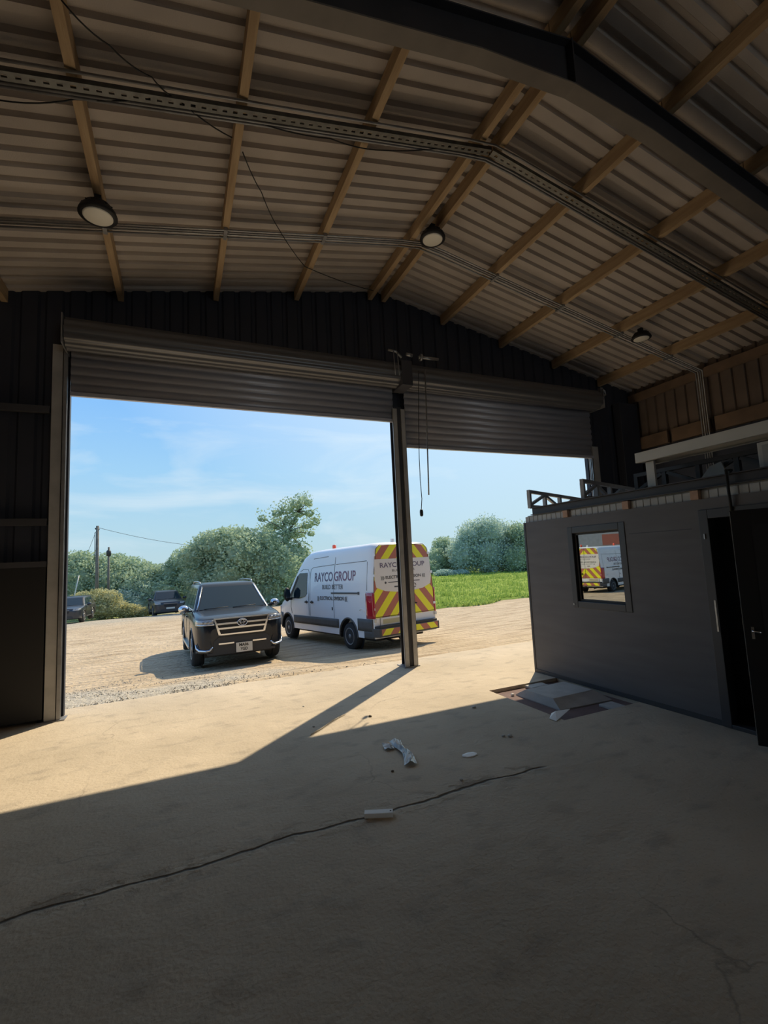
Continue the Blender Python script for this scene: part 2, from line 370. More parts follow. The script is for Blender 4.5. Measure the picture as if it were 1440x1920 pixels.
# ground outside
def interp(t, tb):
    for (a, va), (c, vc) in zip(tb, tb[1:]):
        if t <= c: return va+(vc-va)*max(0, (t-a)/(c-a))
    return tb[-1][1]
def sstep(t): t = max(0, min(1, t)); return t*t*(3-2*t)
def gz(x, y):
    l = interp(y, [(7.4, -.03), (8, -.10), (11, -.46), (16, -.66), (25, -.85), (33, -1.05), (37, -1.45), (60, -2.1), (150, -3)])
    r = interp(y, [(7.4, -.03), (8, -.10), (11, -.46), (16, -.60), (20, -.62), (50, -.45), (150, .4)])
    return l+(r-l)*sstep((x-2-.12*y)/8)
def build_ground():
    ys = [7.5+.35*k for k in range(34)]; y = ys[-1]
    while y < 160: y += max(.5, (y-10)*.07); ys.append(y)
    xs = []; x = -60
    while x < 130:
        xs.append(x); x += .5 if -4 < x < 16 else (1.2 if -12 < x < 30 else 4)
    b = MB().grid(len(xs), len(ys), lambda i, j: (xs[i], ys[j], gz(xs[i], ys[j])+.035*noise.noise(Vector((xs[i]*.7, ys[j]*.7, 0)))-(.03 if ys[j] < 8 else 0)))
    return tag(b.build('ground', MATS['dirt']), kind='structure')
build_ground()
FE = lambda x: 19.2+.6*math.sin(x*.45)+.4*math.sin(x*1.3)
def build_field():
    nx, ny = 60, 50
    def f(i, j):
        x = 6.5+i*1.7; y = FE(x)+(62-20)*(j/(ny-1))**1.5
        return (x, y, gz(x, y)+.03+(.05*noise.noise(Vector((x*.5, y*.5, 3)))+.05 if j > 0 else -.12))
    f_ = MB().grid(nx, ny, f).build('grass_field', M_GRASS, recalc=False)
    tag(f_, kind='structure')
    b = MB(); rnd = random.Random(3)
    for k in range(42000):
        x = 6.5+rnd.random()*60; t = rnd.random()**2.0; y = FE(x)+.1+38*t
        if rnd.random() > .9: continue
        if x/y > 1.35 or x/y < .4: continue
        h = (.10+.16*rnd.random())*(1.5 if noise.noise(Vector((x*.35, y*.35, 9))) > .12 else .8); w = .02+.02*rnd.random()+.0012*y; a = rnd.random()*PI
        z = gz(x, y)+.03; dx, dy = math.cos(a)*w, math.sin(a)*w; lx, ly = rnd.uniform(-.1, .1), rnd.uniform(-.1, .1)
        b.face([(x-dx, y-dy, z), (x+dx, y+dy, z), (x+lx, y+ly, z+h)])
    tag(b.build('field_grass_blades', M_GRASS, recalc=False), 'bright green grass blades covering the field right of the van', 'grass', kind='stuff')
build_field()

# walls -------------------------------------------------------------------
def roofz(x): return pz(x)+PUR_H
def gable():
    b = MB(); y0, y1 = D, D+.12
    fn = lambda x, z, t: (x, t, z)
    # panels around the openings, box profile relief on the inside face
    def ribbed(x0, x1, zb, topf):
        n = max(1, round((x1-x0)/.25)); step = (x1-x0)/n; xs = []
        for k in range(n):
            a = x0+k*step; xs += [(a, 0), (a+step*.62, 0), (a+step*.72, .03), (a+step*.9, .03)]
        xs.append((x1, 0))
        for (xa, da), (xb, db) in zip(xs, xs[1:]):
            b.face([(xa, y0+da, zb), (xb, y0+db, zb), (xb, y0+db, topf(xb)), (xa, y0+da, topf(xa))])
        b.prism([(x0, zb), (x1, zb), (x1, topf(x1)), (x0, topf(x0))] if not (x0 < XR < x1) else [(x0, zb), (x1, zb), (x1, topf(x1)), (XR, topf(XR)), (x0, topf(x0))], fn, y0+.04, y1)
    ribbed(XE0, LX0, -.1, roofz); ribbed(LX0, LX1, LZ+.25, roofz); ribbed(LX1, RX0, 4.35, roofz); ribbed(RX0, RX1, RZ+.25, roofz); ribbed(RX1, XE1, -.1, roofz)
    return tag(b.build('wall_front', M_CLAD, recalc=False), kind='structure')
gable()
def side_wall(name, x, sgn, m, zt):
    b = MB(); y0, y1 = REAR_Y, D+.1; n = round((y1-y0)/.22); st = (y1-y0)/n
    pts = []
    for k in range(n):
        a = y0+k*st; pts += [(a, 0), (a+st*.66, 0), (a+st*.74, .035), (a+st*.92, .035)]
    pts.append((y1, 0))
    for (ya, da), (yb, db) in zip(pts, pts[1:]): b.face([(x+sgn*da, ya, -.1), (x+sgn*db, yb, -.1), (x+sgn*db, yb, zt), (x+sgn*da, ya, zt)])
    b.box((min(x+sgn*.04, x+sgn*.10), y0, -.1), (max(x+sgn*.04, x+sgn*.10), y1, zt))
    return tag(b.build(name, m, recalc=False), kind='structure')
side_wall('wall_right', XE1, 1, M_BRCLAD, roofz(XE1)+.1)
tag(MB().box((XE1-.04, REAR_Y+.1, 0), (XE1-.002, D-.05, 3.87)).build('trim_2', M_CLAD), kind='structure')
side_wall('wall_left', XE0, -1, M_BRCLAD, roofz(XE0)+.1)
b = MB(); fn = lambda x, z, t: (x, t, z)
b.prism([(XE0, -.1), (3.2, -.1), (3.2, roofz(3.2)), (XE0, roofz(XE0))], fn, REAR_Y-.1, REAR_Y)
b.prism([(3.2, 4.3), (8.0, 4.3), (8.0, roofz(8.0)), (XR, roofz(XR)), (3.2, roofz(3.2))], fn, REAR_Y-.1, REAR_Y)  # opening put in the unseen rear wall to let light in
b.prism([(8.0, -.1), (XE1, -.1), (XE1, roofz(XE1)), (8.0, roofz(8.0))], fn, REAR_Y-.1, REAR_Y)
tag(b.build('wall_rear', M_BRCLAD), kind='structure')

# ceiling : fleece-backed box profile sheets, ribs running down the slope
def ceiling():
    b = MB(); step = .1855; y = D+.10; prof = []
    wide_ribs = (3.64, 5.32, 7.0, 1.96, .28, -1.4, -3.08)  # rows where the roof ribs are made wider and deeper
    n = int((D+.1-REAR_Y)/step)
    yy = REAR_Y
    c0 = 3.09-round((3.09-REAR_Y)/step)*step
    k = 0; prof = [(REAR_Y-.1, 0)]
    c = c0
    while c < D+.05:
        w = .022; d = .042
        if any(abs(c-l) < .095 for l in wide_ribs): w = .055; d = .045
        if c-w-.02 > prof[-1][0]: prof += [(c-w-.02, 0), (c-w, d), (c+w, d), (c+w+.02, 0)]
        c += step
    prof.append((D+.1, 0))
    for sx in (-1, 1):
        x0, x1 = XR, (XE0-.15 if sx < 0 else XE1+.15)
        z0, z1 = roofz(XR), roofz(x1)
        for (ya, da), (yb, db) in zip(prof, prof[1:]): b.face([(x0, ya, z0+da), (x1, ya, z1+da), (x1, yb, z1+db), (x0, yb, z0+db)])
        b.prism([(x0, z0+.06), (x1, z1+.06), (x1, z1+.10), (x0, z0+.10)], lambda x, z, t: (x, t, z), REAR_Y-.1, D+.1)
    return tag(b.build('ceiling', M_FLEECE, recalc=False), kind='structure')
ceiling()

# purlins -----------------------------------------------------------------
PW = .075
def purlin(x, label, name='timber_purlin'):
    z = pz(x); s = -SL if x > XR else SL
    o = empty(name, (x, 0, z), label=label, cat='roof purlin', group='timber roof purlins')
    # two lengths butted at the steel rafter
    y = [REAR_Y+.02, -3.2, 2.70, D-.02]
    for a, c in zip(y, y[1:]):
        w = PW/2; q = MB()
        P = [(-w, -s*0), (w, 0), (w, PUR_H+s*w), (-w, PUR_H-s*w)]
        q.prism(P, lambda u, v, t: (u, t, v), a+.004, c-.004).build('timber_length', M_TIMBER, o, bevel=.004)
    return o
for x, l in ((-2.05, 'timber purlin low on the left slope, nearest the left eave'), (-.74, 'timber purlin carrying the left round lamp'), (.52, 'timber purlin in the middle of the left slope, second left of the ridge pair'),
             (1.76, 'timber purlin first left of the ridge pair'), (3.06, 'left timber of the close pair along the ridge'), (3.32, 'right timber of the close pair along the ridge'),
             (4.51, 'timber purlin first right of the ridge pair'), (5.82, 'timber purlin second right of the ridge pair'), (7.15, 'timber purlin third right of the ridge pair, beside the small right lamp'),
             (8.42, 'timber purlin fourth right of the ridge pair, last before the eave')): purlin(x, l)
# eaves timber + wall rails on the right wall
x = XE1-.06
q = MB().box((x-.05, REAR_Y+.1, pz(x)-.14), (x+.03, D-.02, pz(x)+.04)); tag(q.build('eaves_timber', M_TIMB_V, bevel=.005), 'long timber along the right eave where roof meets wall', 'timber')
o = empty('wall_rail', (XE1-.045, 0, 4.02), label='short-jointed timber rail across the right wall above the white channel', cat='timber rail')
for a, c in ((-6, -.2), (-.1, 2.0), (2.1, 3.95), (4.05, 5.35), (5.45, 6.2), (6.3, 7.08)):
    MB().box((-.04, a, -.13), (.04, c, .13)).build('rail_length', M_TIMB_V, o, bevel=.004)

# steel portal rafter at the camera side ----------------------------------
def rafter(yc, label, name='steel_rafter'):
    o = empty(name, (0, yc, 0), label=label, cat='steel beam')
    dep = .34; b = MB(); f1 = MB(); f2 = MB(); xs = [XE0+.05, XR-1.0, XR, XR+1.0, XE1-.05]
    def zt(x): return pz(x)-.005
    def zb(x):
        h = dep+(.10*(1-abs(x-XR)/1.0) if abs(x-XR) < 1.0 else 0)
        return pz(x)-h
    for a, c in zip(xs, xs[1:]):
        b.prism([(a, zb(a)), (c, zb(c)), (c, zt(c)), (a, zt(a))], lambda x, z, t: (x, t, z), -.006, .006)
        f1.prism([(a, zb(a)-.014), (c, zb(c)-.014), (c, zb(c)), (a, zb(a))], lambda x, z, t: (x, t, z), -.07, .07)
        f2.prism([(a, zt(a)-.014), (c, zt(c)-.014), (c, zt(c)), (a, zt(a))], lambda x, z, t: (x, t, z), -.07, .07)
    b.build('web', M_STEEL, o); f1.build('bottom_flange', M_FLANGE, o, label='flange with light from below put into its brown-grey colour'); f2.build('top_flange', M_STEEL, o)
    s = MB(); s.box((XR-.008, -.08, zb(XR)), (XR+.008, .08, zt(XR))); s.build('apex_plate', M_STEEL, o)
    for xc in (XE0+.12, XE1-.12):
        cm = MB(); z = pz(xc)-.2; cm.box((xc-.10, -.085, 0), (xc-.09, .085, z)); cm.box((xc+.09, -.085, 0), (xc+.10, .085, z)); cm.box((xc-.09, -.006, 0), (xc+.09, .006, z)); cm.build('column', M_STEEL, o)
    return o
rafter(2.715, 'dark steel portal rafter crossing the top right under the roof')

# cable runs ---------------------------------------------------------------
def path_y(y, dz, x0=XE0+.1, x1=XE1-.12, dy=0, drop=None):
    P = [(x0, y+dy, pz(x0)+dz), (XR-.35, y+dy, pz(XR-.35)+dz-.0), (XR, y+dy, pz(XR)+dz-.02), (XR+.35, y+dy, pz(XR+.35)+dz), (x1, y+dy, pz(x1)+dz)]
    if drop is not None: P.append((x1, y+dy, drop))
    return P
M_TRAY = mat('dark_tray_steel', (.16, .16, .15), .5, .7, var=.2, scale=14)
o = empty('cable_tray', (0, 3.84, 0), label='perforated galvanised cable tray running under the purlins, nearer of the two runs', cat='cable tray')
b = MB()
def tray_seg(xa, xb):
    za, zb_ = pz(xa)-.03, pz(xb)-.03; n = max(1, int(abs(xb-xa)/.085)); L_ = math.hypot(xb-xa, zb_-za)
    # side lips and back web
    for yy in (-.04, .037): b.prism([(xa, za-.03), (xb, zb_-.03), (xb, zb_+.012), (xa, za+.012)], lambda x, z, t: (x, t, z), yy, yy+.003)
    for k in range(n):
        t0, t1 = k/n, (k+.55)/n; xa2, xb2 = xa+(xb-xa)*t0, xa+(xb-xa)*t1
        b.face([(xa2, -.04, za+(zb_-za)*t0-.03), (xb2, -.04, za+(zb_-za)*t1-.03), (xb2, .04, za+(zb_-za)*t1-.03), (xa2, .04, za+(zb_-za)*t0-.03)])
    for yy in (-.04, .013): b.face([(xa, yy, za-.0301), (xb, yy, zb_-.0301), (xb, yy+.027, zb_-.0301), (xa, yy+.027, za-.0301)])
tray_seg(XE0+.1, XR-.01); tray_seg(XR+.01, XE1-.15)
b.build('tray', M_TRAY, o, recalc=False)
for dy, dz, r in ((.085, -.03, .014), (.118, -.028, .014), (-.085, -.02, .012)):
    q = MB().tube([(p[0], p[1], p[2]) for p in path_y(0, dz, dy=dy)], r, 8); q.build('conduit', M_GALVD, o)
o = empty('conduit_run', (0, 5.52, 0), label='bundle of thin steel conduits under the purlins nearer the doors, dropping down the right wall', cat='conduit')
for k, (dy, dz) in enumerate(((-.075, -.02), (-.035, -.02), (.005, -.02), (.05, -.025))):
    MB().tube(path_y(0, dz, dy=dy, drop=2.6), .011, 8).build('conduit', M_GALVD if k % 2 else M_GALV, o)
# cable ties / saddles
for x in (-2.05, -.74, .52, 1.76, 4.51, 5.82, 7.15, 8.42):
    MB().box((x-.02, -.10, pz(x)-.040), (x+.02, .08, pz(x)-.001)).build('saddle', M_GALVD, o)

# hanging loose wires
def sag(p, q, s, n=16):
    p, q = Vector(p), Vector(q); return [p.lerp(q, t/n)+Vector((0, 0, -4*s*(t/n)*(1-t/n))) for t in range(n+1)]
def rp(x, y, off=0):
    # point on purlin underside plane seen at pixel
    d = rayd(x, y)
    for sg in (-1, 1):
        t = (ZR+off+SL*sg*XR-EYE)/(d.z+SL*sg*d.x); P = EYEP+d*t
        if sg*(P.x-XR) >= -.05: return P
wires = [([(115, 0), (205, 85), (285, 145), (330, 183), (435, 258)], 'thin dark wire hanging across the upper left roof bays', 0),
         ([(455, 285), (490, 360), (520, 425), (572, 500), (700, 545)], 'thin dark wire drooping between the two left purlins towards the doors', 0),
         ([(0, 188), (140, 186), (320, 180), (470, 225), (620, 260), (720, 282), (850, 272)], 'slack wire looping below the cable tray towards the ridge', 0)]
for pts, lab, off in wires:
    P = [rp(*p, off-.015) for p in pts]; Q = []
    for a, c in zip(P, P[1:]): Q += sag(a, c, .03, 6)[:-1]
    Q.append(P[-1]); tag(MB().tube(Q, .006, 6).build('hanging_wire', M_WIRE), lab, 'wire', 'loose wires under the roof')

# lamps ---------------------------------------------------------------------
def lamp(x, y, label, sc=1.0):
    z = pz(x); o = empty('high_bay_lamp', (x, y, z), label=label, cat='lamp', group='round high bay lamps')
    o.scale = (sc, sc, sc)
    MB().box((-.03, -.04, -.10), (.03, .04, 0)).build('hanger', M_BLACK, o)
    MB().lathe([(.05, -.09), (.12, -.095), (.125, -.12), (.16, -.15), (.175, -.19), (.175, -.205), (.125, -.212)], n=28).build('housing', M_BLACK, o)
    h = MB(); 
    for k in range(14):
        a = 2*PI*k/14; h.bar((.06*math.cos(a), .06*math.sin(a), -.10), (.14*math.cos(a), .14*math.sin(a), -.14), .008, .04)
    h.build('cooling_fins', M_BLACK, o)
    MB().lathe([(.135, -.207), (.135, -.216), (.12, -.222), (.0005, -.226)], n=28, caps=False).build('diffuser', M_DIFF, o)
    return o
lamp(-.74, 5.08, 'round lamp hanging on the left purlin, largest and leftmost of three')
lamp(3.20, 5.14, 'round lamp hanging at the ridge, middle of three')
lamp(7.30, 5.20, 'round lamp hanging under the right slope, rightmost and dimmest of three', .9)

# gable steelwork -----------------------------------------------------------
def hcol(name, x0, x1, y0, y1, z1, m, label, cat='steel column'):
    o = empty(name, ((x0+x1)/2, (y0+y1)/2, 0), label=label, cat=cat); w = (x1-x0)/2; d = (y1-y0)/2
    b = MB().box((-w, -d, 0), (w, -d+.012, z1)).box((-w, d-.012, 0), (w, d, z1)).box((-.006, -d+.012, 0), (.006, d-.012, z1)); b.build('shaft', m, o)
    return o
mull = hcol('door_post', 3.375, 3.505, 6.98, 7.2, 4.34, M_STEEL, 'steel post between the two shutter doors, its shadow crossing the floor')
for xx, nm in ((3.355, 'left'), (3.505, 'right')):
    g = MB(); u = xx-3.47; g.box((u, -.135, .0), (u+.08, -.128, 4.3)).box((u, -.135, 0), (u+.004, -.10, 4.3)).box((u+.076, -.135, 0), (u+.08, -.10, 4.3)).box((u, -.107, 0), (u+.08, -.10, 4.3))
    g.build('guide_channel', M_COLUMN, mull)
MB().box((-.14, -.15, 0), (.14, .14, .015)).build('base_plate', M_GALVD, mull)
lj = hcol('door_jamb_post', -1.50, -1.385, 7.0, 7.12, 4.75, M_COLUMN, 'steel jamb post at the left edge of the wide doorway')
MB().box((.062, -.08, 0), (.070, -.02, 4.7)).box((.062, -.08, 0), (.11, -.072, 4.7)).box((.062, -.04, 0), (.11, -.032, 4.7)).build('guide_channel', M_GALVD, lj)
MB().box((-.13, -.1, 0), (.16, .08, .012)).build('base_plate', M_GALVD, lj)
rj = hcol('door_jamb_post', 7.94, 8.10, 7.0, 7.12, 3.9, M_COLUMN, 'steel jamb post at the right edge of the right doorway, above the cabin')
MB().box((-.12, -.058, 0), (-.08, -.05, 3.9)).box((-.12, -.02, 0), (-.08, -.01, 3.9)).build('guide_channel', M_GALV, rj)
hc = MB().box((8.75, 6.9, 0), (9.3, 7.08, 4.9)); tag(hc.build('corner_post', M_CLAD, bevel=.01), 'dark wide corner post between right door and right wall', 'steel column')
for x0, x1, z, lab in ((XE0+.02, -1.52, 3.87, 'horizontal steel rail on the dark wall left of the doorway, upper of two'), (XE0+.02, -1.52, 2.42, 'horizontal steel rail on the dark wall left of the doorway, lower of two')):
    tag(MB().box((x0, 7.02, z-.03), (x1, 7.115, z+.03)).box((x0, 7.0, z-.045), (x1, 7.02, z+.045)).build('wall_girt', M_STEEL, bevel=.004), lab, 'steel rail', 'steel rails left of the doorway')
wb = empty('wall_boarding', (-2.2, 7.0, 0), label='black boarding covering the lower wall left of the doorway', cat='wall board')
for k in range(3): MB().box((-.72+k*.47, -.02, .04), (-.72+k*.47+.465, .02, 1.86)).build('board', M_BLACK, wb, bevel=.004)
MB().box((-.72, -.035, 1.86), (.69, .03, 1.93)).build('capping_rail', M_STEEL, wb)

# roller shutters -------------------------------------------------------------
def shutter(x0, x1, zb, name, label, coil_hi):
    o = empty(name, ((x0+x1)/2, D, zb), label=label, cat='roller shutter'); w = (x1-x0)/2; cz = 4.83-zb; R0 = .185; yc = -.28
    # hanging curtain of curved interlocking slats
    pitch = .12; prof = []; z = 0.0; H = cz
    while z < H:
        for k in range(6):
            t = k/6; prof.append((yc+R0+.0-.022*math.sin(PI*t)**.7, z+pitch*t))
        z += pitch
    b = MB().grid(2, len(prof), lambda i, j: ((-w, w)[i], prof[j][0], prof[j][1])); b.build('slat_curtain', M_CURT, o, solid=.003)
    MB().box((-w, yc+R0-.03, -.045), (w, yc+R0+.02, .01)).build('bottom_bar', M_CURT, o, bevel=.004)
    # wound coil
    pr = []; n = 11
    for k in range(n):
        for j in range(5):
            a = 2*PI*(k+j/5)/n; r = R0+.026*math.sin(PI*j/5); pr.append((yc+r*math.cos(a), cz+r*math.sin(a)))
    pr.append(pr[0])
    c = MB().grid(2, len(pr), lambda i, j: ((-w-.02, w+.02)[i], pr[j][0], pr[j][1]))
    for xx in (-w-.02, w+.02): c.face([(xx, y, z) for y, z in pr[:-1]])
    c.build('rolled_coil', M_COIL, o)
    for xx in (-w-.05, w+.03): MB().box((xx, yc-.20, cz-.20), (xx+.02, -.01, cz+.20)).build('end_plate', M_GALVD, o, bevel=.01)
    return o
shutter(-1.30, 3.36, LZ, 'roller_shutter', 'rolled-up grey roller shutter over the wide left doorway', 0)
shutter(3.58, 7.96, RZ, 'roller_shutter', 'grey roller shutter over the right doorway, hanging lower than the other', 0)
# drive fittings at the post head
o = empty('shutter_bracket', (3.47, 6.62, 5.05), label='galvanised shutter bracket and shaft fittings above the middle post', cat='bracket')
MB().box((-.10, .0, -.45), (.10, .4, -.02)).build('bearing_box', M_STEEL, o, bevel=.01)
MB().tube([(-.34, -.02, .10), (-.20, -.02, .09), (-.10, -.02, 0)], .02, 8).build('shaft_arm', M_GALV, o)
MB().tube([(-.02, -.02, .07), (.10, -.02, .06)], .03, 10).build('shaft_stub', M_GALV, o)
MB().tube([(.22, -.02, .05), (.60, -.02, .06)], .026, 10).build('shaft', M_GALV, o)
MB().lathe([(.05, -.02), (.06, -.015), (.06, .015), (.05, .02)], (.26, -.02, .05), 'X', 16).build('chain_wheel', M_GALVD, o)
for dx in (-.26, -.19): MB().tube(sag((dx, -.05, .08), (dx+.02, -.05, -.32), 0, 4), .008, 6).build('drop_wire', M_GALVD, o)
o = empty('shutter_bracket', (8.0, 6.7, 4.95), label='small galvanised bracket at the right end of the right shutter', cat='bracket')
MB().tube([(0, 0, .1), (.10, 0, .06), (.11, 0, -.02), (.0, 0, -.08), (-.14, 0, -.12)], .022, 8).build('pipe_arm', M_GALV, o)
MB().box((-.03, -.02, -.02), (.04, .05, .12)).build('plate', M_GALVD, o)
# chain and cord
c1 = [on(x, y, 1, 6.6) for x, y in ((785, 695), (785, 800), (786, 860), (788, 900), (791, 935), (790, 956))]
o = empty('pull_cord', c1[0], label='thin pull cord with a dark pendant hanging right of the post', cat='cord')
MB().tube([p-c1[0] for p in c1], .006, 6).build('cord', M_WIRE, o)
pe = c1[-1]-c1[0]; MB().lathe([(.008, .04), (.022, .03), (.028, 0), (.026, -.06), (.015, -.075)], pe+Vector((0, 0, -.03)), 'Z', 12).build('pendant', M_BLACK, o)
c2 = [on(x, y, 1, 6.6) for x, y in ((797, 693), (800, 790), (802, 860), (804, 928))]
o = MB().tube(c2, .011, 6).build('hand_chain', M_GALVD); tag(o, 'straight hand chain hanging beside the pendant cord', 'chain')

# ------------------------------------------------------------------ cabin
CX, CY0, CY1, CZ = 4.80, -1.5, 5.62, 2.20
cab = empty('site_cabin', (CX, 2, 0), label='dark grey boarded cabin standing along the right side of the hall', cat='cabin')
def cb(b, name, m, par=cab, **k):
    o = b.build(name, m, par, **k)
    if par is cab: o.matrix_parent_inverse = Matrix.Translation((-CX, -2, 0))
    return o
WY0, WY1, WZ0, WZ1 = 3.88, 4.77, 1.00, 2.06
DY0, DY1, DZ = 1.80, 2.98, 2.06
b = MB()
for y0, y1, z0, z1 in ((WY1, CY1, .0, CZ), (WY0, WY1, 0, WZ0), (WY0, WY1, WZ1, CZ), (DY1, WY0, 0, CZ), (DY0, DY1, DZ, CZ), (CY0, DY0, 0, CZ)):
    b.box((CX, y0, z0), (CX+.10, y1, z1))
cb(b, 'wall', M_CABIN)
cb(MB().box((CX+.10, CY1-.1, 0), (9.2, CY1, CZ)), 'end_wall', M_CABIN)
cb(MB().box((CX+.1, CY0, 0), (9.2, CY0+.1, CZ)), 'end_wall', M_CABIN)
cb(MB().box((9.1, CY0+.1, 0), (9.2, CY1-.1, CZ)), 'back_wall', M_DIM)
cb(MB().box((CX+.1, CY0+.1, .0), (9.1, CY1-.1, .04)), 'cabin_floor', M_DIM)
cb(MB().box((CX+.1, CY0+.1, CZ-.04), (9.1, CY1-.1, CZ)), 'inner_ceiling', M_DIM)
b = MB()
b.box((CX-.012, DY1+.02, 0), (CX, CY1, .05)); cb(b, 'skirting', M_FRAME)
cb(MB().box((CX-.006, CY1-.03, 0), (CX+.0, CY1+.006, CZ)).box((CX, CY1, 0), (CX+.05, CY1+.006, CZ)), 'corner_trim', M_FRAME)
# horizontal cover battens on wall (thin panel joints)
b = MB(); b.box((CX-.003, DY1+.12, 1.905), (CX, WY0-.05, 1.915)); cb(b, 'panel_joint', M_FRAME)
# window
wf = MB()
for a, c, d, e in ((WY0, WY0+.085, WZ0, WZ1), (WY1-.085, WY1, WZ0, WZ1), (WY0+.085, WY1-.085, WZ0, WZ0+.085), (WY0+.085, WY1-.085, WZ1-.085, WZ1)): wf.box((CX-.008, a, d), (CX+.09, c, e))
wfo = cb(wf, 'window_frame', M_FRAME, bevel=.006)
sash = MB()
for a, c, d, e in ((WY0+.085, WY0+.115, WZ0+.085, WZ1-.085), (WY1-.115, WY1-.085, WZ0+.085, WZ1-.085), (WY0+.115, WY1-.115, WZ0+.085, WZ0+.11), (WY0+.115, WY1-.115, WZ1-.11, WZ1-.085)): sash.box((CX+.03, a, d), (CX+.07, c, e))
def sub(b, name, m, parent, **k):
    o = b.build(name, m, None, **k); o.parent = parent
    o.matrix_parent_inverse = Matrix.Translation((-CX, -2, 0)) if parent.parent is cab else Matrix.Identity(4)
    return o
s = sash.build('sash', M_TRIMD, wfo); 
p = MB().box((CX+.048, WY0+.10, WZ0+.095), (CX+.054, WY1-.10, WZ1-.095)).build('pane', M_GLASSW, wfo)
MB().box((CX-.016, WY1-.03, WZ0+.03), (CX-.008, WY1-.015, WZ0+.055)).build('drain_cap', M_WHITE, wfo)
# doorway frame
df = MB()
for a, c, d, e in ((DY1-.06, DY1+.03, 0, DZ+.03), (DY0-.03, DY0+.06, 0, DZ+.03), (DY0+.06, DY1-.06, DZ-.06, DZ+.03), (DY0+.06, DY1-.06, 0, .04)): df.box((CX-.02, a, d), (CX+.09, c, e))
dfo = cb(df, 'door_frame', M_FRAME, bevel=.005)
MB().box((CX-.024, DY1-.045, .9), (CX-.02, DY1-.03, 1.2)).build('strike_plate', M_GALV, dfo)
MB().box((CX-.03, DY1-.02, 1.80), (CX-.02, DY1-.008, 1.85)).build('strike_plate', M_GALV, dfo)
# inner lining seen through the gap
cb(MB().box((CX+.55, DY0-.2, .04), (CX+.60, DY1+.6, 2.1)), 'inner_partition', M_CABIN)
# ajar door leaf : hinge near, free edge swung into the hall
hx, hy = CX-.02, DY0+.06
fx, fy = 4.46, 2.53
ang = math.atan2(fy-hy, fx-hx); ln = math.hypot(fx-hx, fy-hy)
Md = Matrix.Translation((hx, hy, 0))@Matrix.Rotation(ang, 4, 'Z')
def leaf(b, name, m, par, **k):
    b.v = [tuple(Md@Vector(v)) for v in b.v]; o = b.build(name, m, par, **k)
    if par is cab: o.matrix_parent_inverse = Matrix.Translation((-CX, -2, 0))
    return o
door = leaf(MB().box((0, -.025, .05), (ln, .025, 2.03)), 'door', M_BLACK, cab, bevel=.004)  # black colour carries the shade of the leaf's unlit face
leaf(MB().box((ln, -.016, .06), (ln+.004, .004, 2.02)), 'edge_seal', M_WHITE, door, label='pale edge strip')
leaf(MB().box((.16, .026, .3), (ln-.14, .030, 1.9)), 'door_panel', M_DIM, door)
h = MB(); h.box((ln-.07, .025, .93), (ln-.05, .033, 1.03)); h.tube([(ln-.06, .03, 1.0), (ln-.06, .065, 1.0), (ln-.12, .065, .99)], .008, 8); leaf(h, 'handle', M_CHROME, door)
leaf(MB().box((ln+.004, -.01, 1.04), (ln+.008, .01, 1.10)), 'latch', M_CHROME, door)
# roof edge: pale sheet, joist ends
b = MB(); n = int((CY1-CY0)/.09)
prof = []
for k in range(n):
    a = CY0+k*.09; prof += [(a, 0), (a+.068, 0), (a+.073, .006), (a+.084, .006)]
for (ya, da), (yb, db) in zip(prof, prof[1:]): b.face([(CX+.02+da, ya, CZ), (CX+.02+db, yb, CZ), (CX+.02+db, yb, CZ+.085), (CX+.02+da, ya, CZ+.085)])
b.box((CX+.04, CY0, CZ+.085), (9.15, CY1-.05, CZ+.10)); cb(b, 'roof_sheet', M_WSTRIP, recalc=False)
for y in (4.765, 3.83, 3.025, 2.15, 1.3, .4, -.5): cb(MB().box((CX-.02, y-.042, CZ), (CX+.3, y+.042, CZ+.095)), 'joist_end', M_JOIST, bevel=.004)

# steel beam on the cabin edge, trusses, white channel and bits stored on top
tz = CZ+.10
tag(MB().box((CX-.01, -1.4, tz), (CX+.09, 5.45, tz+.012)).box((CX+.03, -1.4, tz+.012), (CX+.045, 5.45, tz+.10)).box((CX-.01, -1.4, tz+.10), (CX+.09, 5.45, tz+.112)).build('edge_beam', M_STEEL, bevel=.002),
    'dark steel beam laid along the cabin roof edge', 'steel beam')
zt0 = tz+.115
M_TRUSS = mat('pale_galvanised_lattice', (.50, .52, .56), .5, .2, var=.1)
def truss(name, base, dirv, L_, h, bays, label, m=M_TRUSS, w=.05, z0=zt0, end_drop=0):
    o = empty(name, (base[0], base[1], z0), (0, 0, math.atan2(dirv[1], dirv[0])), label, 'steel truss', 'lattice trusses on the cabin roof')
    def top(x): return h-w/2-end_drop*x/L_
    MB().bar((0, 0, w/2), (L_, 0, w/2), w, w).build('bottom_chord', m, o, bevel=.004)
    MB().bar((0, 0, top(0)), (L_, 0, top(L_)), w, w).build('top_chord', m, o, bevel=.004)
    st = L_/bays
    for k in range(bays+1): MB().bar((max(w/2, min(L_-w/2, k*st)), 0, w), (max(w/2, min(L_-w/2, k*st)), 0, top(k*st)-w/2), w, w, up=(1, 0, 0)).build('post', m, o)
    for k in range(bays):
        a, c = (0, 1) if k % 2 == 0 else (1, 0)
        MB().bar((k*st+w*.7, 0, w if a == 0 else top(k*st)-w*.7), ((k+1)*st-w*.7, 0, (w if c == 0 else top((k+1)*st)-w*.7)), w*.8, w*.8).build('brace', m, o)
    return o
truss('lattice_truss', (4.84, 5.52), (1.42, .47), 2.4, .28, 5, 'lattice truss overhanging the far end of the cabin roof, nearest the field', z0=zt0-.0, end_drop=.05)
truss('lattice_truss', (4.87, 4.52), (1.42, .47), 2.2, .27, 5, 'short lattice truss on the cabin roof in front of the right jamb')
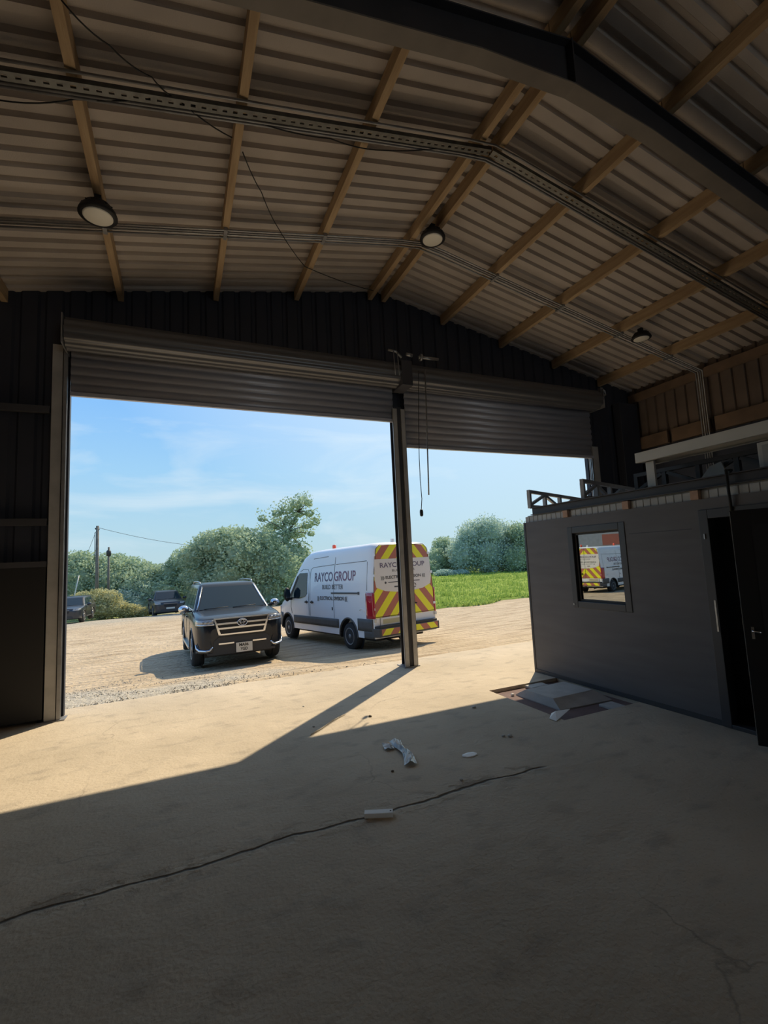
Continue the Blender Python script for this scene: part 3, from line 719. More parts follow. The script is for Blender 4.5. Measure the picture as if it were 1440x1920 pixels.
tz2 = truss('lattice_truss', (5.35, 4.1), (0, -1), 3.6, .27, 9, 'dark lattice truss lying under the long white channel', M_STEEL)
# white folded channel on short posts
M_DWEB = mat('shaded_underside_metal', (.22, .21, .20), .6, .2, var=.15)  # channel metal darkened: the shade underneath is put into this colour
ch = empty('white_channel', (4.9, 1.2, 2.73), label='long white folded metal channel raised above the cabin roof', cat='metal channel')
w0, w1 = -2.6, 2.53
b = MB().box((0, w0, 0), (.006, w1, .115)).box((0.006, w0, .0), (.05, w1, .006)).box((.354, w0, 0), (.36, w1, .109)).box((.31, w0, .0), (.354, w1, .006)).box((0.006, w1-.006, .006), (.354, w1, .109))
b.build('channel', M_WHITE, ch, bevel=.002)
MB().box((.006, w0, .109), (.36, w1, .115)).build('channel_web', M_DWEB, ch, label='underside with shade put into its grey colour')
for yy in (2.42, .6): MB().box((.09, yy-.05, zt0-2.73-.06), (.12, yy+.05, 0)).build('support_post', M_WHITE, ch)
pa = empty('slatted_panel', (5.66, 1.6, 2.58), label='stack of grey slatted metal panels under the white channel', cat='metal panel')
for k in range(5): MB().box((-.2+.14*k, -2.6, .0+.035*k), (-.09+.14*k, .75-.06*k, .02+.035*k)).build('slat', M_GALV if k % 2 else M_GALVD, pa)
MB().box((-.2, -.9, -.27), (-.15, -.85, .0)).box((.4, -.9, -.27), (.45, -.85, .14)).build('support', M_STEEL, pa)
wbx = empty('white_box', (5.02, 2.3, 2.41), label='small white metal box at the right edge beneath the white channel', cat='box')
MB().box((0, -.40, 0), (.25, .24, .27)).build('casing', M_WHITE, wbx, bevel=.006)
MB().box((-.006, -.35, .03), (0, .20, .24)).build('cover', M_WSTRIP, wbx, bevel=.003)
sb = MB().prism([(0, 0), (.34, 0), (.28, .20), (.16, .17)], lambda u, v, t: (t, 3.3-u, zt0+v), 5.28, 5.30).build('offcut_sheet', M_WSTRIP)
tag(sb, 'small pale sheet offcut standing behind the dark truss', 'metal sheet')
c = [(4.74, 2.69, 2.46), (4.74, 2.69, 2.0)]
tag(MB().tube([(5.2, 2.95, 2.43), (4.9, 2.72, 2.45), (4.765, 2.69, 2.44), (4.765, 2.69, 2.2), (4.775, 2.69, 2.05)], .014, 8).build('cable_drop', M_WIRE), 'black cable dropping over the cabin edge beside the doorway', 'cable')

# ------------------------------------------------------------------ recess contents
sl = empty('concrete_pad', (0, 0, -.045), label='pale raised concrete pad with sloping sides in the floor recess', cat='concrete pad')
T = [(3.97, 4.39), (4.61, 4.40), (4.60, 4.86), (3.95, 4.84)]
Bt = [(3.93, 4.24), (4.70, 4.20), (4.72, 4.98), (3.91, 4.98)]
q = MB(); zt_, zb_ = .095, .012
q.face([(*p, zt_) for p in T])
for i in range(4): q.face([(*Bt[i], zb_), (*Bt[(i+1) % 4], zb_), (*T[(i+1) % 4], zt_), (*T[i], zt_)])
for i in range(4): q.face([(*Bt[i], 0), (*Bt[(i+1) % 4], 0), (*Bt[(i+1) % 4], zb_), (*Bt[i], zb_)])
q.build('pad', M_CONC, sl, recalc=True, bevel=.004)
tag(MB().box((4.40, 3.93, -.045), (4.60, 4.13, -.015)).build('concrete_block', M_CONC, bevel=.006), 'small flat concrete block in the near right corner of the recess', 'concrete block')
tag(MB().box((4.22, 5.03, -.045), (4.50, 5.17, -.01)).build('concrete_block', M_CONC, bevel=.006), 'small flat concrete block at the far side of the recess', 'concrete block')
tag(MB().lathe([(.012, 0), (.022, .01), (.02, .025), (.006, .03)], (3.86, 4.98, -.045), n=10).build('pebble', M_PAPER), 'tiny white pebble at the left foot of the concrete pad', 'stone')
fs = [on(x, y, 2, z) for x, y, z in ((1030, 1347, .01), (1043, 1352, .005), (1069, 1329, .03), (1042, 1333, .035), (1034, 1337, .012))]
fm = MB(); fm.face([fs[0], fs[1], fs[3]]).face([fs[1], fs[2], fs[3]]).face([fs[0], fs[3], fs[4]])
tag(fm.build('folded_sheet', M_PAPER, solid=.003, recalc=False), 'folded pale sheet resting on the near edge of the recess', 'paper')

# litter on the floor
rnd = random.Random(11)
pb, pe_ = on(770, 1436, 2, 0), on(744, 1392, 2, 0); pm = (pb+pe_)/2; bl = (pe_-pb).length/.40
po = empty('plastic_wrapper', (pm.x, pm.y, 0), (0, 0, math.atan2(pe_.y-pb.y, pe_.x-pb.x)-PI/2), 'crumpled clear plastic wrapper on the shaded concrete', 'plastic bag')
def crumple(i, j):
    t = j/11; wd = (.045+.05*abs(t-.5)) ; u = (i/6-.5)*2*wd*.8
    return (u+.02*math.sin(t*5), (t-.5)*.40*bl, .012+.028*abs(noise.noise(Vector((i*.8, j*.9, 2))))+.02*math.cos(u*25)**2)
MB().grid(7, 12, crumple, False).build('film', M_PLASTIC, po, recalc=False, solid=.0015)
MB().grid(4, 5, lambda i, j: (-.06-.03*i, .10+.035*j, .012+.03*abs(noise.noise(Vector((i*1.3, j*1.1, 7))))), False).build('torn_flap', M_PLASTIC, po, recalc=False, solid=.0015)
ps = on(710, 1524, 2, .02); o = empty('white_strip', (ps.x, ps.y, 0), (0, 0, -YAW-R(0)), 'short white plastic trunking offcut lying on the crack', 'trunking offcut')
MB().box((-.098, -.028, .0), (.098, .028, .003)).box((-.098, -.028, .003), (.098, -.024, .03)).box((-.098, .024, .003), (.098, .028, .03)).box((-.098, -.024, .027), (.098, .024, .03)).build('body', M_PAPER, o, bevel=.0015)
MB().lathe([(.006, 0), (.006, .002)], (.082, -.0, .030), n=10).build('screw_hole', M_BLACK, o)
pd = on(881, 1416, 2, 0); tag(MB().grid(6, 5, lambda i, j: (pd.x+(i-2.5)*.03*(1-.25*abs(j-2)/2), pd.y+(j-2)*.025*(1-.3*abs(i-2.5)/2.5), .004+.010*abs(noise.noise(Vector((i, j, 3)))))).build('paper_scrap', M_PAPER, solid=.002, recalc=False), 'small white paper scrap on the shaded floor', 'paper')
def rock(name, x, y, r, label, cat='rubble', m=M_CONC, grp=None):
    bm = bmesh.new(); bmesh.ops.create_icosphere(bm, subdivisions=2, radius=r); s_ = rnd.random()*50
    for v in bm.verts: v.co *= 1+.35*noise.noise(v.co/r*1.3+Vector((s_, 0, 0))); v.co.z = max(v.co.z*.6, -r*.4)
    me = bpy.data.meshes.new(name); bm.to_mesh(me); bm.free(); me.materials.append(m); o = bpy.data.objects.new(name, me); COL.objects.link(o); o.location = (x, y, r*.38); o.rotation_euler.z = rnd.random()*6
    return tag(o, label, cat, grp)
for (px, py, r, lab) in ((944, 1381, .018, 'left of two small stones on the floor before the recess'), (956, 1381, .022, 'right of two small stones on the floor before the recess'),
    (889, 1327, .022, 'small stone just inside the shadow edge left of the recess'), (865, 1463, .015, 'small stone beside the floor crack'),
    (736, 1447, .013, 'dark pebble below the plastic wrapper'), (694, 1344, .018, 'dark pebble on the sunlit floor near the shadow line'), (588, 1363, .014, 'pebble in the shadow of the middle post'), (569, 1325, .012, 'pebble on the sunlit floor left of the post shadow')):
    p = on(px, py, 2, 0); rock('pebble', p.x, p.y, r, lab, 'stone', M_CONC if 'dark' not in lab else M_BARK)
pw = [on(x, y, 2, .006) for x, y in ((580, 1377), (600, 1366), (620, 1352), (642, 1341))]
tag(MB().grid(4, 3, lambda i, j: (pw[i].x+.02*j, pw[i].y+(j-1)*(.035-.007*i), .004+.01*(j == 1))).build('sand_streak', M_SAND, solid=.003, recalc=False), 'thin pale spill of grit at the corner of the sunlit floor', 'grit', kind='stuff')

# gravel patch outside -------------------------------------------------------
b = MB(); rnd = random.Random(5)
for k in range(5200):
    x = rnd.uniform(-2.4, 3.4); y = 7.66+rnd.random()*3.6
    if x > 2.4-(y-7.6)*.85+rnd.gauss(0, .6) or noise.noise(Vector((x*1.2, y*1.6, 0))) < -.12+rnd.uniform(-.2, .2) or x < -.25*y: continue
    r = rnd.uniform(.007, .022); z = gz(x, y)+.035*noise.noise(Vector((x*.7, y*.7, 0)))-.006; a = rnd.random()*PI
    P = [Vector((x+r*math.cos(a+i*PI/2)*rnd.uniform(.7, 1.3), y+r*math.sin(a+i*PI/2)*rnd.uniform(.7, 1.3), z)) for i in range(4)]; t = Vector((x, y, z+r*rnd.uniform(.7, 1.3)))
    for i in range(4): b.face([P[i], P[(i+1) % 4], t])
tag(b.build('loose_gravel', M_STONE, recalc=False), 'loose grey gravel spread beyond the slab edge at left', 'gravel', kind='stuff')

# ------------------------------------------------------------------ vehicles
def boolean_cut(o, cutters):
    for c in cutters:
        md = o.modifiers.new('cut', 'BOOLEAN'); md.operation = 'DIFFERENCE'; md.object = c; md.solver = 'EXACT'
    bpy.context.view_layer.update()
    me = bpy.data.meshes.new_from_object(o.evaluated_get(bpy.context.evaluated_depsgraph_get()))
    o.modifiers.clear(); o.data = me
    for c in cutters: bpy.data.objects.remove(c)
def loft(sections, smooth=True):
    b = MB(); n = len(sections[0]); b.grid(len(sections), n, lambda i, j: sections[i][j], smooth)
    b.face([p for p in sections[0]]); b.face([p for p in sections[-1]][::-1])
    for i in range(len(sections)-1): b.face([sections[i][0], sections[i+1][0], sections[i+1][-1], sections[i][-1]])
    return b
def weld(o, d=.0005, ang=35):
    bm = bmesh.new(); bm.from_mesh(o.data); bmesh.ops.remove_doubles(bm, verts=bm.verts, dist=d); bmesh.ops.recalc_face_normals(bm, faces=bm.faces)
    for e in bm.edges:
        if len(e.link_faces) == 2 and e.calc_face_angle(0) > R(ang): e.smooth = False
    bm.to_mesh(o.data); bm.free()
def wheel(parent, x, y, r, w, sgn, spokes=5, alloy=True):
    o = MB().lathe([(r*.60, -w/2), (r*.93, -w/2), (r, -w*.3), (r, w*.3), (r*.93, w/2), (r*.60, w/2)], (x, y, r), 'X', 36).build('wheel', M_RUBBER, parent)
    xx = x+sgn*w*.46
    MB().lathe([(r*.62, -.0), (r*.62, sgn*.02), (r*.55, sgn*.012), (r*.52, -sgn*.04), (.001, -sgn*.05)], (xx, y, r), 'X', 32, caps=False).build('rim', M_ALLOY if alloy else M_GALVD, o)
    s = MB()
    for k in range(spokes):
        a = 2*PI*k/spokes; s.bar((xx-sgn*.02, y+.05*math.cos(a), r+.05*math.sin(a)), (xx-sgn*.005, y+r*.56*math.cos(a), r+r*.56*math.sin(a)), .05, .02, up=(1, 0, 0))
    s.lathe([(.07, -sgn*.03), (.06, sgn*.01), (.001, sgn*.015)], (xx, y, r), 'X', 16, caps=False); s.build('spokes', M_ALLOY if alloy else M_GALVD, o)
    return o
def lerp_tab(t, tb):
    if t <= tb[0][0]: return tb[0][1]
    return interp(t, tb)

# --- panel van
VZT = [(0, 2.58), (.05, 2.63), (.2, 2.66), (3.0, 2.68), (3.45, 2.65), (3.75, 2.54), (4.05, 2.30), (4.95, 1.42), (5.2, 1.30), (5.55, 1.20), (5.75, 1.08), (5.87, .92), (5.92, .75)]
def vP(y): return lerp_tab(y, [(0, .955), (.06, .985), (.2, 1), (4.6, 1), (5.1, .985), (5.5, .93), (5.75, .85), (5.92, .72)])
def vH(z): return 1.0 if z < 1.2 else 1-.115*((z-1.2)/1.3)**1.5
def vx(y, z): return vH(z)*vP(y)
def van_section(y):
    zt = lerp_tab(y, VZT); zb = .36; zm = max(zt-.26, .5); pts = []
    for f in (0, .12, .25, .4, .55, .7, .85, 1): z = zb+(zm-zb)*f; pts.append((vx(y, z), z))
    wt = vx(y, zm); k = (zt-zm)/.26
    for dx, dz in ((.012, .15), (.045, .08), (.11, .03), (.25, .006), (.55, -.008)): pts.append((wt-dx, zt-dz*k))
    L_ = [(x, y, z) for x, z in pts]; return [(x, y, z) for x, y, z in L_]+[(-x, y, z) for x, y, z in L_[::-1]]
def van(loc, rot, label):
    o = empty('panel_van', loc, rot, label, 'van')
    ys = [0, .03, .08, .2, .6, 1.2, 2, 3.0, 3.25, 3.45, 3.6, 3.75, 3.9, 4.05, 4.35, 4.65, 4.95, 5.07, 5.2, 5.38, 5.55, 5.66, 5.75, 5.82, 5.87, 5.92]
    body = loft([van_section(y) for y in ys]).build('body', M_VAN, o); weld(body)
    cut = []
    for y in (1.15, 4.9):
        for s in (-1, 1):
            c = MB().lathe([(.43, -.19), (.43, .19)], (s*1.0, y, .36), 'X', 32).build('cutter', M_BLACK); c.parent = o; cut.append(c)
    boolean_cut(body, cut); weld(body)
    # arch liners
    for y in (1.15, 4.9):
        for s in (-1, 1):
            b = MB(); n = 20
            for k in range(n):
                a0, a1 = PI*k/n-.15, PI*(k+1)/n-.15+(.0); a1 += .3/n if False else 0
                for (x0, x1, r0) in ((s*.80, s*.99, .425),): b.face([(x0, y+r0*math.cos(a0), .36+r0*math.sin(a0)), (x1, y+r0*math.cos(a0), .36+r0*math.sin(a0)), (x1, y+r0*math.cos(a1), .36+r0*math.sin(a1)), (x0, y+r0*math.cos(a1), .36+r0*math.sin(a1))])
            b.lathe([(.44, 0), (.0005, 0)], (s*.805, y, .36), 'X', 24, caps=False)
            b.build('arch_liner', M_BLACK, o, recalc=False)
            # plastic lip
            l = MB(); n = 22; a0, a1 = -.05, PI+.05
            l.tube([(s*1.0, y+.445*math.cos(a0+(a1-a0)*k/n), .36+.445*math.sin(a0+(a1-a0)*k/n)) for k in range(n+1)], .022, 6); l.build('arch_lip', M_TRIMG, o)
            wheel(o, s*.86, y, .345, .23, s, 6, False)
    # side cladding and details on both sides
    for s in (-1, 1):
        def strip(y0, y1, z0, z1, off, name, m, n=24, label=None):
            b = MB(); b.grid(n, 4, lambda i, j: (s*(vx(y0+(y1-y0)*i/(n-1), z0+(z1-z0)*j/3)+off), y0+(y1-y0)*i/(n-1), z0+(z1-z0)*j/3)); return b.build(name, m, o, solid=.006)
        strip(1.62, 4.42, .53, .76, .016, 'side_moulding', M_TRIMG); strip(.04, .68, .53, .82, .016, 'side_moulding', M_TRIMG)
        strip(.02, .40, .36, .54, .014, 'side_moulding', M_TRIMG)
        strip(5.36, 5.8, .36, .80, .016, 'side_moulding', M_TRIMG, 10)
        # seams
        se = MB()
        def seam(pts): se.tube([(s*(vx(y, z)+.001), y, z) for y, z in pts], .007, 5)
        seam([(1.86, .78), (1.86, 1.2), (1.86, 1.7), (1.82, 2.2), (1.80, 2.40)]); seam([(3.28, .78), (3.28, 1.4), (3.26, 2.0), (3.24, 2.12), (3.1, 2.17), (2.0, 2.20), (1.86, 2.20)])
        seam([(3.36, .78), (3.36, 1.3), (3.36, 2.02), (3.42, 2.12), (3.75, 2.14), (3.95, 2.08)]); seam([(4.55, .80), (4.62, 1.0), (4.60, 1.24)])
        seam([(1.75, 2.20), (.25, 2.22)]); seam([(.22, 2.2), (.22, 1.5)]); seam([(3.1, 2.42), (2.2, 2.44)])
        se.build('door_seam', M_TRIMG, o)
        # cab side glass
        g = [(3.47, 2.03), (3.47, 1.42), (3.6, 1.33), (3.95, 1.27), (4.55, 1.27), (4.62, 1.36), (4.12, 1.96), (3.98, 2.03)]
        b = MB(); b.prism(g, lambda y, z, t: (s*(vx(y, z)+t), y, z), .004, .012); b.build('side_window', M_GLASSD, o)
        b = MB(); b.prism([(4.10, 1.96), (4.16, 1.94), (4.68, 1.34), (4.58, 1.28), (4.08, 1.88)], lambda y, z, t: (s*(vx(y, z)+t), y, z), .004, .014); b.build('window_pillar', M_BLACK, o)
        MB().box((s*(1.02)-.12*(s < 0), 4.45, 1.22), (s*1.02+.12*(s > 0), 4.52, 1.30)).build('mirror_arm', M_BLACK, o)
        mi = MB().lathe([(.02, -.06), (.09, -.05), (.11, 0), (.09, .05), (.02, .06)], (s*1.17, 4.50, 0), 'Y', 14); mi.v = [(x, y, z*2.0+1.40) for x, y, z in mi.v]; mo = mi.build('wing_mirror', M_BLACK, o)
        MB().box((s*1.17-.07, 4.435, 1.29), (s*1.17+.07, 4.442, 1.55)).build('mirror_glass', M_CHROME, mo)
        for yy in (3.50, 3.14):
            h = MB(); x = s*(vx(yy, 1.18)+.012); h.box((x-.02, yy-.08, 1.15), (x+.02, yy+.08, 1.19)).lathe([(.045, -.005), (.045, .012)], (s*(vx(yy, 1.17)), yy+.02, 1.17), 'X', 12); h.build('door_handle', M_BLACK, o)
        b = MB(); x = s*(vx(1.2, 1.42)+.004); b.box((x-.012, .58, 1.415), (x+.012, 1.98, 1.455)); b.box((x-.014, .56, 1.400), (x+.014, .62, 1.47)); b.build('slide_rail', M_TRIMG, o)
        MB().box((s*(vx(2, 1)+.002)-.008, 1.93, .98), (s*(vx(2, 1)+.002)+.008, 1.97, 1.06)).build('fuel_catch', M_BLACK, o)
        MB().tube([(s*(vx(1, 1)+.002), .48+.14*math.cos(a), .92+.14*math.sin(a)) for a in (PI*.25, PI*.4, PI*.55, PI*.7, PI*.85)], .012, 6).build('scuff_plate', M_PAPER, o)
        # lettering, reading along the side
        def sidefn(y0, z0, off=.006):
            return (lambda u, v: (-(vx(y0-u, z0+v)+off), y0-u, z0+v)) if s < 0 else (lambda u, v: ((vx(y0-u, z0+v)+off), 3.65-(y0-u), z0+v))
        text_on('lettering', 'RAYCO', .36, 1.06, sidefn(2.98, 1.76), M_TXT1, o, .004)
        text_on('lettering', 'GROUP', .36, 1.10, sidefn(1.84, 1.76), M_TXT2, o, .004)
        text_on('lettering', 'BUILD BETTER', .17, 1.15, sidefn(2.50, 1.545), M_TXT3, o, .001)
        text_on('lettering', '))) ELECTRICAL DIVISION (((', .135, 1.66, sidefn(2.80, 1.25), M_TXT3, o, .004)
    # rear face ------------------------------------------------------------
    HB = [(-.93, .84), (-.93, 1.5), (-.90, 1.95), (-.845, 2.35), (-.80, 2.50), (-.70, 2.575), (0, 2.59), (0, .84)]
    def clip(poly, side):   # sutherland-hodgman against convex half outline
        out = poly
        P = side
        for i in range(len(P)):
            a, b_ = P[i], P[(i+1) % len(P)]; ex, ez = b_[0]-a[0], b_[1]-a[1]; res = []
            for k in range(len(out)):
                p, q = out[k], out[(k+1) % len(out)]
                dp = ex*(p[1]-a[1])-ez*(p[0]-a[0]); dq = ex*(q[1]-a[1])-ez*(q[0]-a[0])
                if dp <= 0: res.append(p)
                if (dp < 0 < dq) or (dq < 0 < dp): t = dp/(dp-dq); res.append((p[0]+(q[0]-p[0])*t, p[1]+(q[1]-p[1])*t))
            out = res
            if len(out) < 3: return []
        return out
    half = .20; sl_ = 1.15
    def chev(outline, z0, yoff, name_suffix=None, half=half, phase=0):
        Y, Rd = MB(), MB()
        for k in range(-14, 16):
            c0 = phase+k*half; c1 = c0+half; poly = [(-1.2, c0), (0, c0+1.2*sl_), (0, c1+1.2*sl_), (-1.2, c1)]
            pc = clip(poly, outline)
            if len(pc) < 3: continue
            for sx in (1, -1): (Y if k % 2 else Rd).face([(sx*x, yoff, z) for x, z in pc])
        return Y, Rd
    Y, Rd = chev(HB, 0, -.006, half=.265, phase=.06)
    Y.build('chevron_yellow', M_YEL, o, recalc=False); Rd.build('chevron_red', M_RED, o, recalc=False)
    vin = [(-.88, 2.24), (-.895, 1.75), (-.86, 1.56), (-.6, 1.46), (-.25, 1.42), (0, 1.415)]
    vin = vin+[(-x, z) for x, z in vin[::-1][1:]]
    MB().prism(vin, lambda x, z, t: (x, t, z), -.011, -.004).build('rear_panel', M_VINYL, o)
    q = MB(); q.tube([(0, -.013, .86), (0, -.013, 2.58)], .007, 5); q.tube([(-.93, -.004, .86), (-.935, -.004, 1.5), (-.90, -.004, 1.95), (-.80, -.004, 2.5), (-.7, -.004, 2.59), (.7, -.004, 2.59), (.80, -.004, 2.5), (.90, -.004, 1.95), (.935, -.004, 1.5), (.93, -.004, .86), (-.93, -.004, .86)], .008, 5)
    q.build('door_seam', M_TRIMD, o)
    rf = lambda x0, z0: (lambda u, v: (x0+u, -.0135, z0+v))
    text_on('lettering', 'RAYCO GROUP', .165, 1.42, rf(-.72, 2.03), M_TXT1, o, .003)
    text_on('lettering', 'BUILD BETTER', .085, .72, rf(-.36, 1.92), M_TXT3, o)
    text_on('lettering', '))) ELECTRICAL DIVISION (((', .10, 1.42, rf(-.72, 1.75), M_TXT3, o, .003)
    q = MB()
    for x0, x1, z, h in ((-.50, -.1, 1.655, .018), (-.08, .18, 1.655, .018), (.22, .50, 1.655, .018), (-.32, -.14, 1.53, .035)): q.box((x0, -.0135, z), (x1, -.0125, z+h))
    q.lathe([(.03, 0), (.03, .001)], (-.58, -.0135, 1.66), 'Y', 14); q.tube([(.32+.05*math.cos(a), -.013, 1.545+.05*math.sin(a)) for a in [2*PI*k/12 for k in range(12)]], .009, 5); q.build('small_print_marks', M_TXT3, o)
    # lamps, hinges, handle, plate, bumper, step
    for s in (-1, 1):
        b = MB(); b.grid(7, 8, lambda i, j: [(s*(vx(.30, z)+.012), .27, z) if i == 0 else (s*(vx(.2, z)+.014), .20, z) if i == 1 else (s*(vx(.1, z)+.016), .10, z) if i == 2 else (s*(vx(.04, z)+.016), .03, z) if i == 3 else (s*.985, -.012, z) if i == 4 else (s*.95, -.018, z) if i == 5 else (s*.932, -.012, z) for z in [.83+.62*j/7]][0])
        b.build('tail_lamp', M_LAMP, o, solid=.004)
        MB().box((s*.95-.035, -.03, .745), (s*.95+.035, -.005, .82)).build('marker_lamp', M_PLATE, o)
        for z in (1.85, 1.05, 2.35): MB().box((s*(vx(0, z)-.0)-.05*(s > 0), -.02, z-.03), (s*(vx(0, z))+.05*(s < 0)+.03*s, .06, z+.03)).build('door_hinge', M_VAN, o, bevel=.004)
    h = MB(); h.lathe([(.05, 0), (.045, -.02)], (.20, -.012, 1.10), 'Y', 16); h.box((.16, -.05, 1.085), (.34, -.03, 1.115)); h.build('rear_handle', M_BLACK, o)
    MB().box((-.80, -.035, .66), (-.10, -.010, .84)).build('plate_recess', M_VINYL, o, bevel=.008)
    pl = MB().box((-.74, -.040, .695), (-.22, -.036, .80)).build('number_plate', M_PLATEY, o)
    # bumper
    def bmp(z0, z1, w, d): return MB().prism([(-w, .14), (-w, -.0), (-w+.07, -d), (w-.07, -d), (w, -.0), (w, .14)], lambda x, y, t: (x, y, t), z0, z1)
    bmp(.40, .60, 1.0, .16).build('rear_bumper', M_TRIMG, o, bevel=.015); bmp(.60, .655, .96, .13).build('step', M_TRIMD, o, bevel=.008)
    # bumper chevron film
    Yb, Rb = chev([(-.88, .44), (-.88, .585), (0, .585), (0, .44)], 0, -.163, half=.265, phase=.06)
    Yb.build('chevron_yellow', M_YEL, o, recalc=False); Rb.build('chevron_red', M_RED, o, recalc=False)
    # beacons
    for x, y, r, h in ((-.05, 3.35, .06, .14), (.34, .35, .05, .11)):
        z = 2.66 if y > 1 else 2.665
        bo = MB().lathe([(r*1.1, 0), (r*1.1, .04)], (x, y, z), n=18).build('beacon_base', M_BLACK, o); MB().lathe([(r, .04), (r, .04+h*.8), (r*.8, .04+h), (.001, .045+h)], (x, y, z), n=18, caps=False).build('beacon', M_ORANGE, bo)
    MB().box((-.10, .28, 2.66), (-.02, .34, 2.76)).build('roof_aerial', M_VAN, o)
    # front glass, grille, lights
    b = MB(); b.grid(7, 7, lambda i, j: [((k*(vx(y, lerp_tab(y, VZT)-.26)-.20)), y, lerp_tab(y, VZT)+.012-.02*(abs(k) > .9)) for y in [4.03+.86*i/6] for k in [-1+2*j/6]][0]); b.build('windscreen', M_GLASSD, o)
    MB().box((-.55, 5.90, .62), (.55, 5.95, .92)).build('grille', M_BLACK, o, bevel=.02)
    for s in (-1, 1): MB().box((s*.74-.13, 5.72, .74), (s*.74+.13, 5.80, 1.02)).build('headlamp', M_HEAD, o, bevel=.03)
    MB().box((-.85, 5.80, .36), (.85, 5.96, .58)).build('front_bumper', M_TRIMG, o, bevel=.03)
    # underside
    MB().box((-.75, .3, .26), (.75, 5.4, .38)).tube([(-.45, .0, .26), (-.45, .35, .30)], .03, 8).box((.02, -.02, .28), (.08, .05, .40)).build('chassis', M_BLACK, o)
    return o
VAN = van((5.18, 10.62, -.475), (R(-1.5), 0, R(12)), 'white panel van with RAYCO GROUP lettering and red-yellow chevron rear, parked outside')

# --- cars (local y runs backwards from the nose, nose faces -y)
def car(loc, rot, label, paint, L_=4.95, hz=1.0, big=True, plate=True):
    o = empty('car', loc, rot, label, 'car')
    k = hz; LL = L_
    HT = [(0, .90), (.02, .98), (.06, 1.05), (.12, 1.09), (.3, 1.13), (.7, 1.17), (1.3, 1.22), (LL-.5, 1.22), (LL-.15, 1.20), (LL-.04, 1.1), (LL, .95)]
    PT = [(0, .66), (.03, .78), (.08, .86), (.16, .91), (.30, .95), (.55, .98), (1.0, .985), (LL-.5, .985), (LL-.2, .95), (LL-.05, .88), (LL, .78)]
    def P(y): return lerp_tab(y, PT)
    def Hh(z): return lerp_tab(z, [(.30, .95), (.5, .99), (.8, 1.0), (1.0, .99), (1.25, .955)])
    def bx(y, z): return P(y)*Hh(z)
    def fy(x):   # nose surface for |x|
        x = abs(x); t = [(w, y) for y, w in PT[:7]]; return lerp_tab(x, t) if x > .66 else -.012*(1-(x/.66)**2)
    def sec(y):
        zt = lerp_tab(y, HT); zb = .34 if .3 < y < LL-.3 else .38; pts = []
        for f in (0, .15, .3, .5, .7, .85, 1): z = zb+(zt-.11-zb)*f; pts.append((bx(y, z), z))
        wt = bx(y, zt-.11)
        for dx, dz in ((.015, .06), (.05, .025), (.12, .0), (.30, -.012), (.55, -.022)): pts.append((max(.02, wt-dx), zt-dz))
        return [(x, y, z*k) for x, z in pts]+[(-x, y, z*k) for x, z in pts[::-1]]
    ys = sorted(set([0, .015, .03, .055, .08, .12, .16, .22, .30, .42, .55, .75, 1.0, 1.3, 1.8, 2.6, 3.4, LL-.5, LL-.3, LL-.2, LL-.12, LL-.05, LL-.02, LL]))
    body = loft([sec(y) for y in ys]).build('body', paint, o); weld(body, ang=45)
    fa, ra = .93, LL-1.15; wr = .39*min(1, k*1.05); cut = []
    for y in (fa, ra):
        for s in (-1, 1): c = MB().lathe([(wr+.07, -.17), (wr+.07, .17)], (s*.95, y, wr), 'X', 32).build('cutter', M_BLACK); c.parent = o; cut.append(c)
    boolean_cut(body, cut); weld(body, ang=45)
    for y in (fa, ra):
        for s in (-1, 1):
            b = MB(); n = 22; a0, a1 = -.02, PI+.02; r = wr+.075
            b.tube([(s*.975, y+r*math.cos(a0+(a1-a0)*i/n), wr+r*math.sin(a0+(a1-a0)*i/n)) for i in range(n+1)], .022, 6); b.build('arch_lip', paint, o)
            MB().lathe([(r, 0), (.0005, 0)], (s*.785, y, wr), 'X', 24, caps=False).build('arch_liner', M_BLACK, o, recalc=False)
            wheel(o, s*.85, y, wr, .25, s, 6)
    # greenhouse lofted upwards
    zz = [1.18, 1.3, 1.45, 1.6, 1.72, 1.79, 1.835, 1.86]
    def gw(z): return .905-.20*(z-1.18)/.61 if z <= 1.79 else .705-(.06 if z < 1.85 else .20)
    def gf(z): return 1.22+.80*(z-1.18)/.61 if z <= 1.79 else 2.02+(.10 if z < 1.85 else .32)
    def gr(z): return LL-.10-.30*(z-1.18)/.61 if z <= 1.79 else LL-.40-(.08 if z < 1.85 else .3)
    def ring(z):
        w, a, c = gw(z), gf(z), gr(z); r = .09; P_ = []
        for cx, cy, a0 in ((w-r, a+r, -PI/2), (w-r, c-r, 0), (-w+r, c-r, PI/2), (-w+r, a+r, PI)):
            for i in range(5): t = a0+PI/2*i/4; P_.append((cx+r*math.cos(t), cy+r*math.sin(t), z*k))
        return P_
    rings = [ring(z) for z in zz]; b = MB(); n = len(rings[0])
    b.grid(len(zz), n+1, lambda i, j: rings[i][j % n]); b.face(rings[-1]); gh = b.build('cabin_top', paint, o); weld(gh, ang=50)
    # glass
    b = MB(); z0, z1 = 1.235, 1.755
    b.grid(6, 6, lambda i, j: [((gw(z)-.115)*(-1+2*j/5), gf(z)-.012-.02*(1-(-1+2*j/5)**2), z*k) for z in [z0+(z1-z0)*i/5]][0]); ws = b.build('windscreen', M_GLASSD, o)
    b = MB(); b.tube([(-.66, gf(z0)-.045, (z0+.01)*k), (-.1, gf(z0)-.06, (z0+.03)*k)], .009, 5).tube([(0, gf(z0)-.05, (z0+.01)*k), (.55, gf(z0)-.05, (z0+.03)*k)], .009, 5); b.build('wiper', M_BLACK, o)
    b = MB(); b.grid(4, 4, lambda i, j: [((gw(z)-.12)*(-1+2*j/3), gr(z)+.008, z*k) for z in [1.28+.44*i/3]][0]); b.build('rear_window', M_GLASSD, o)
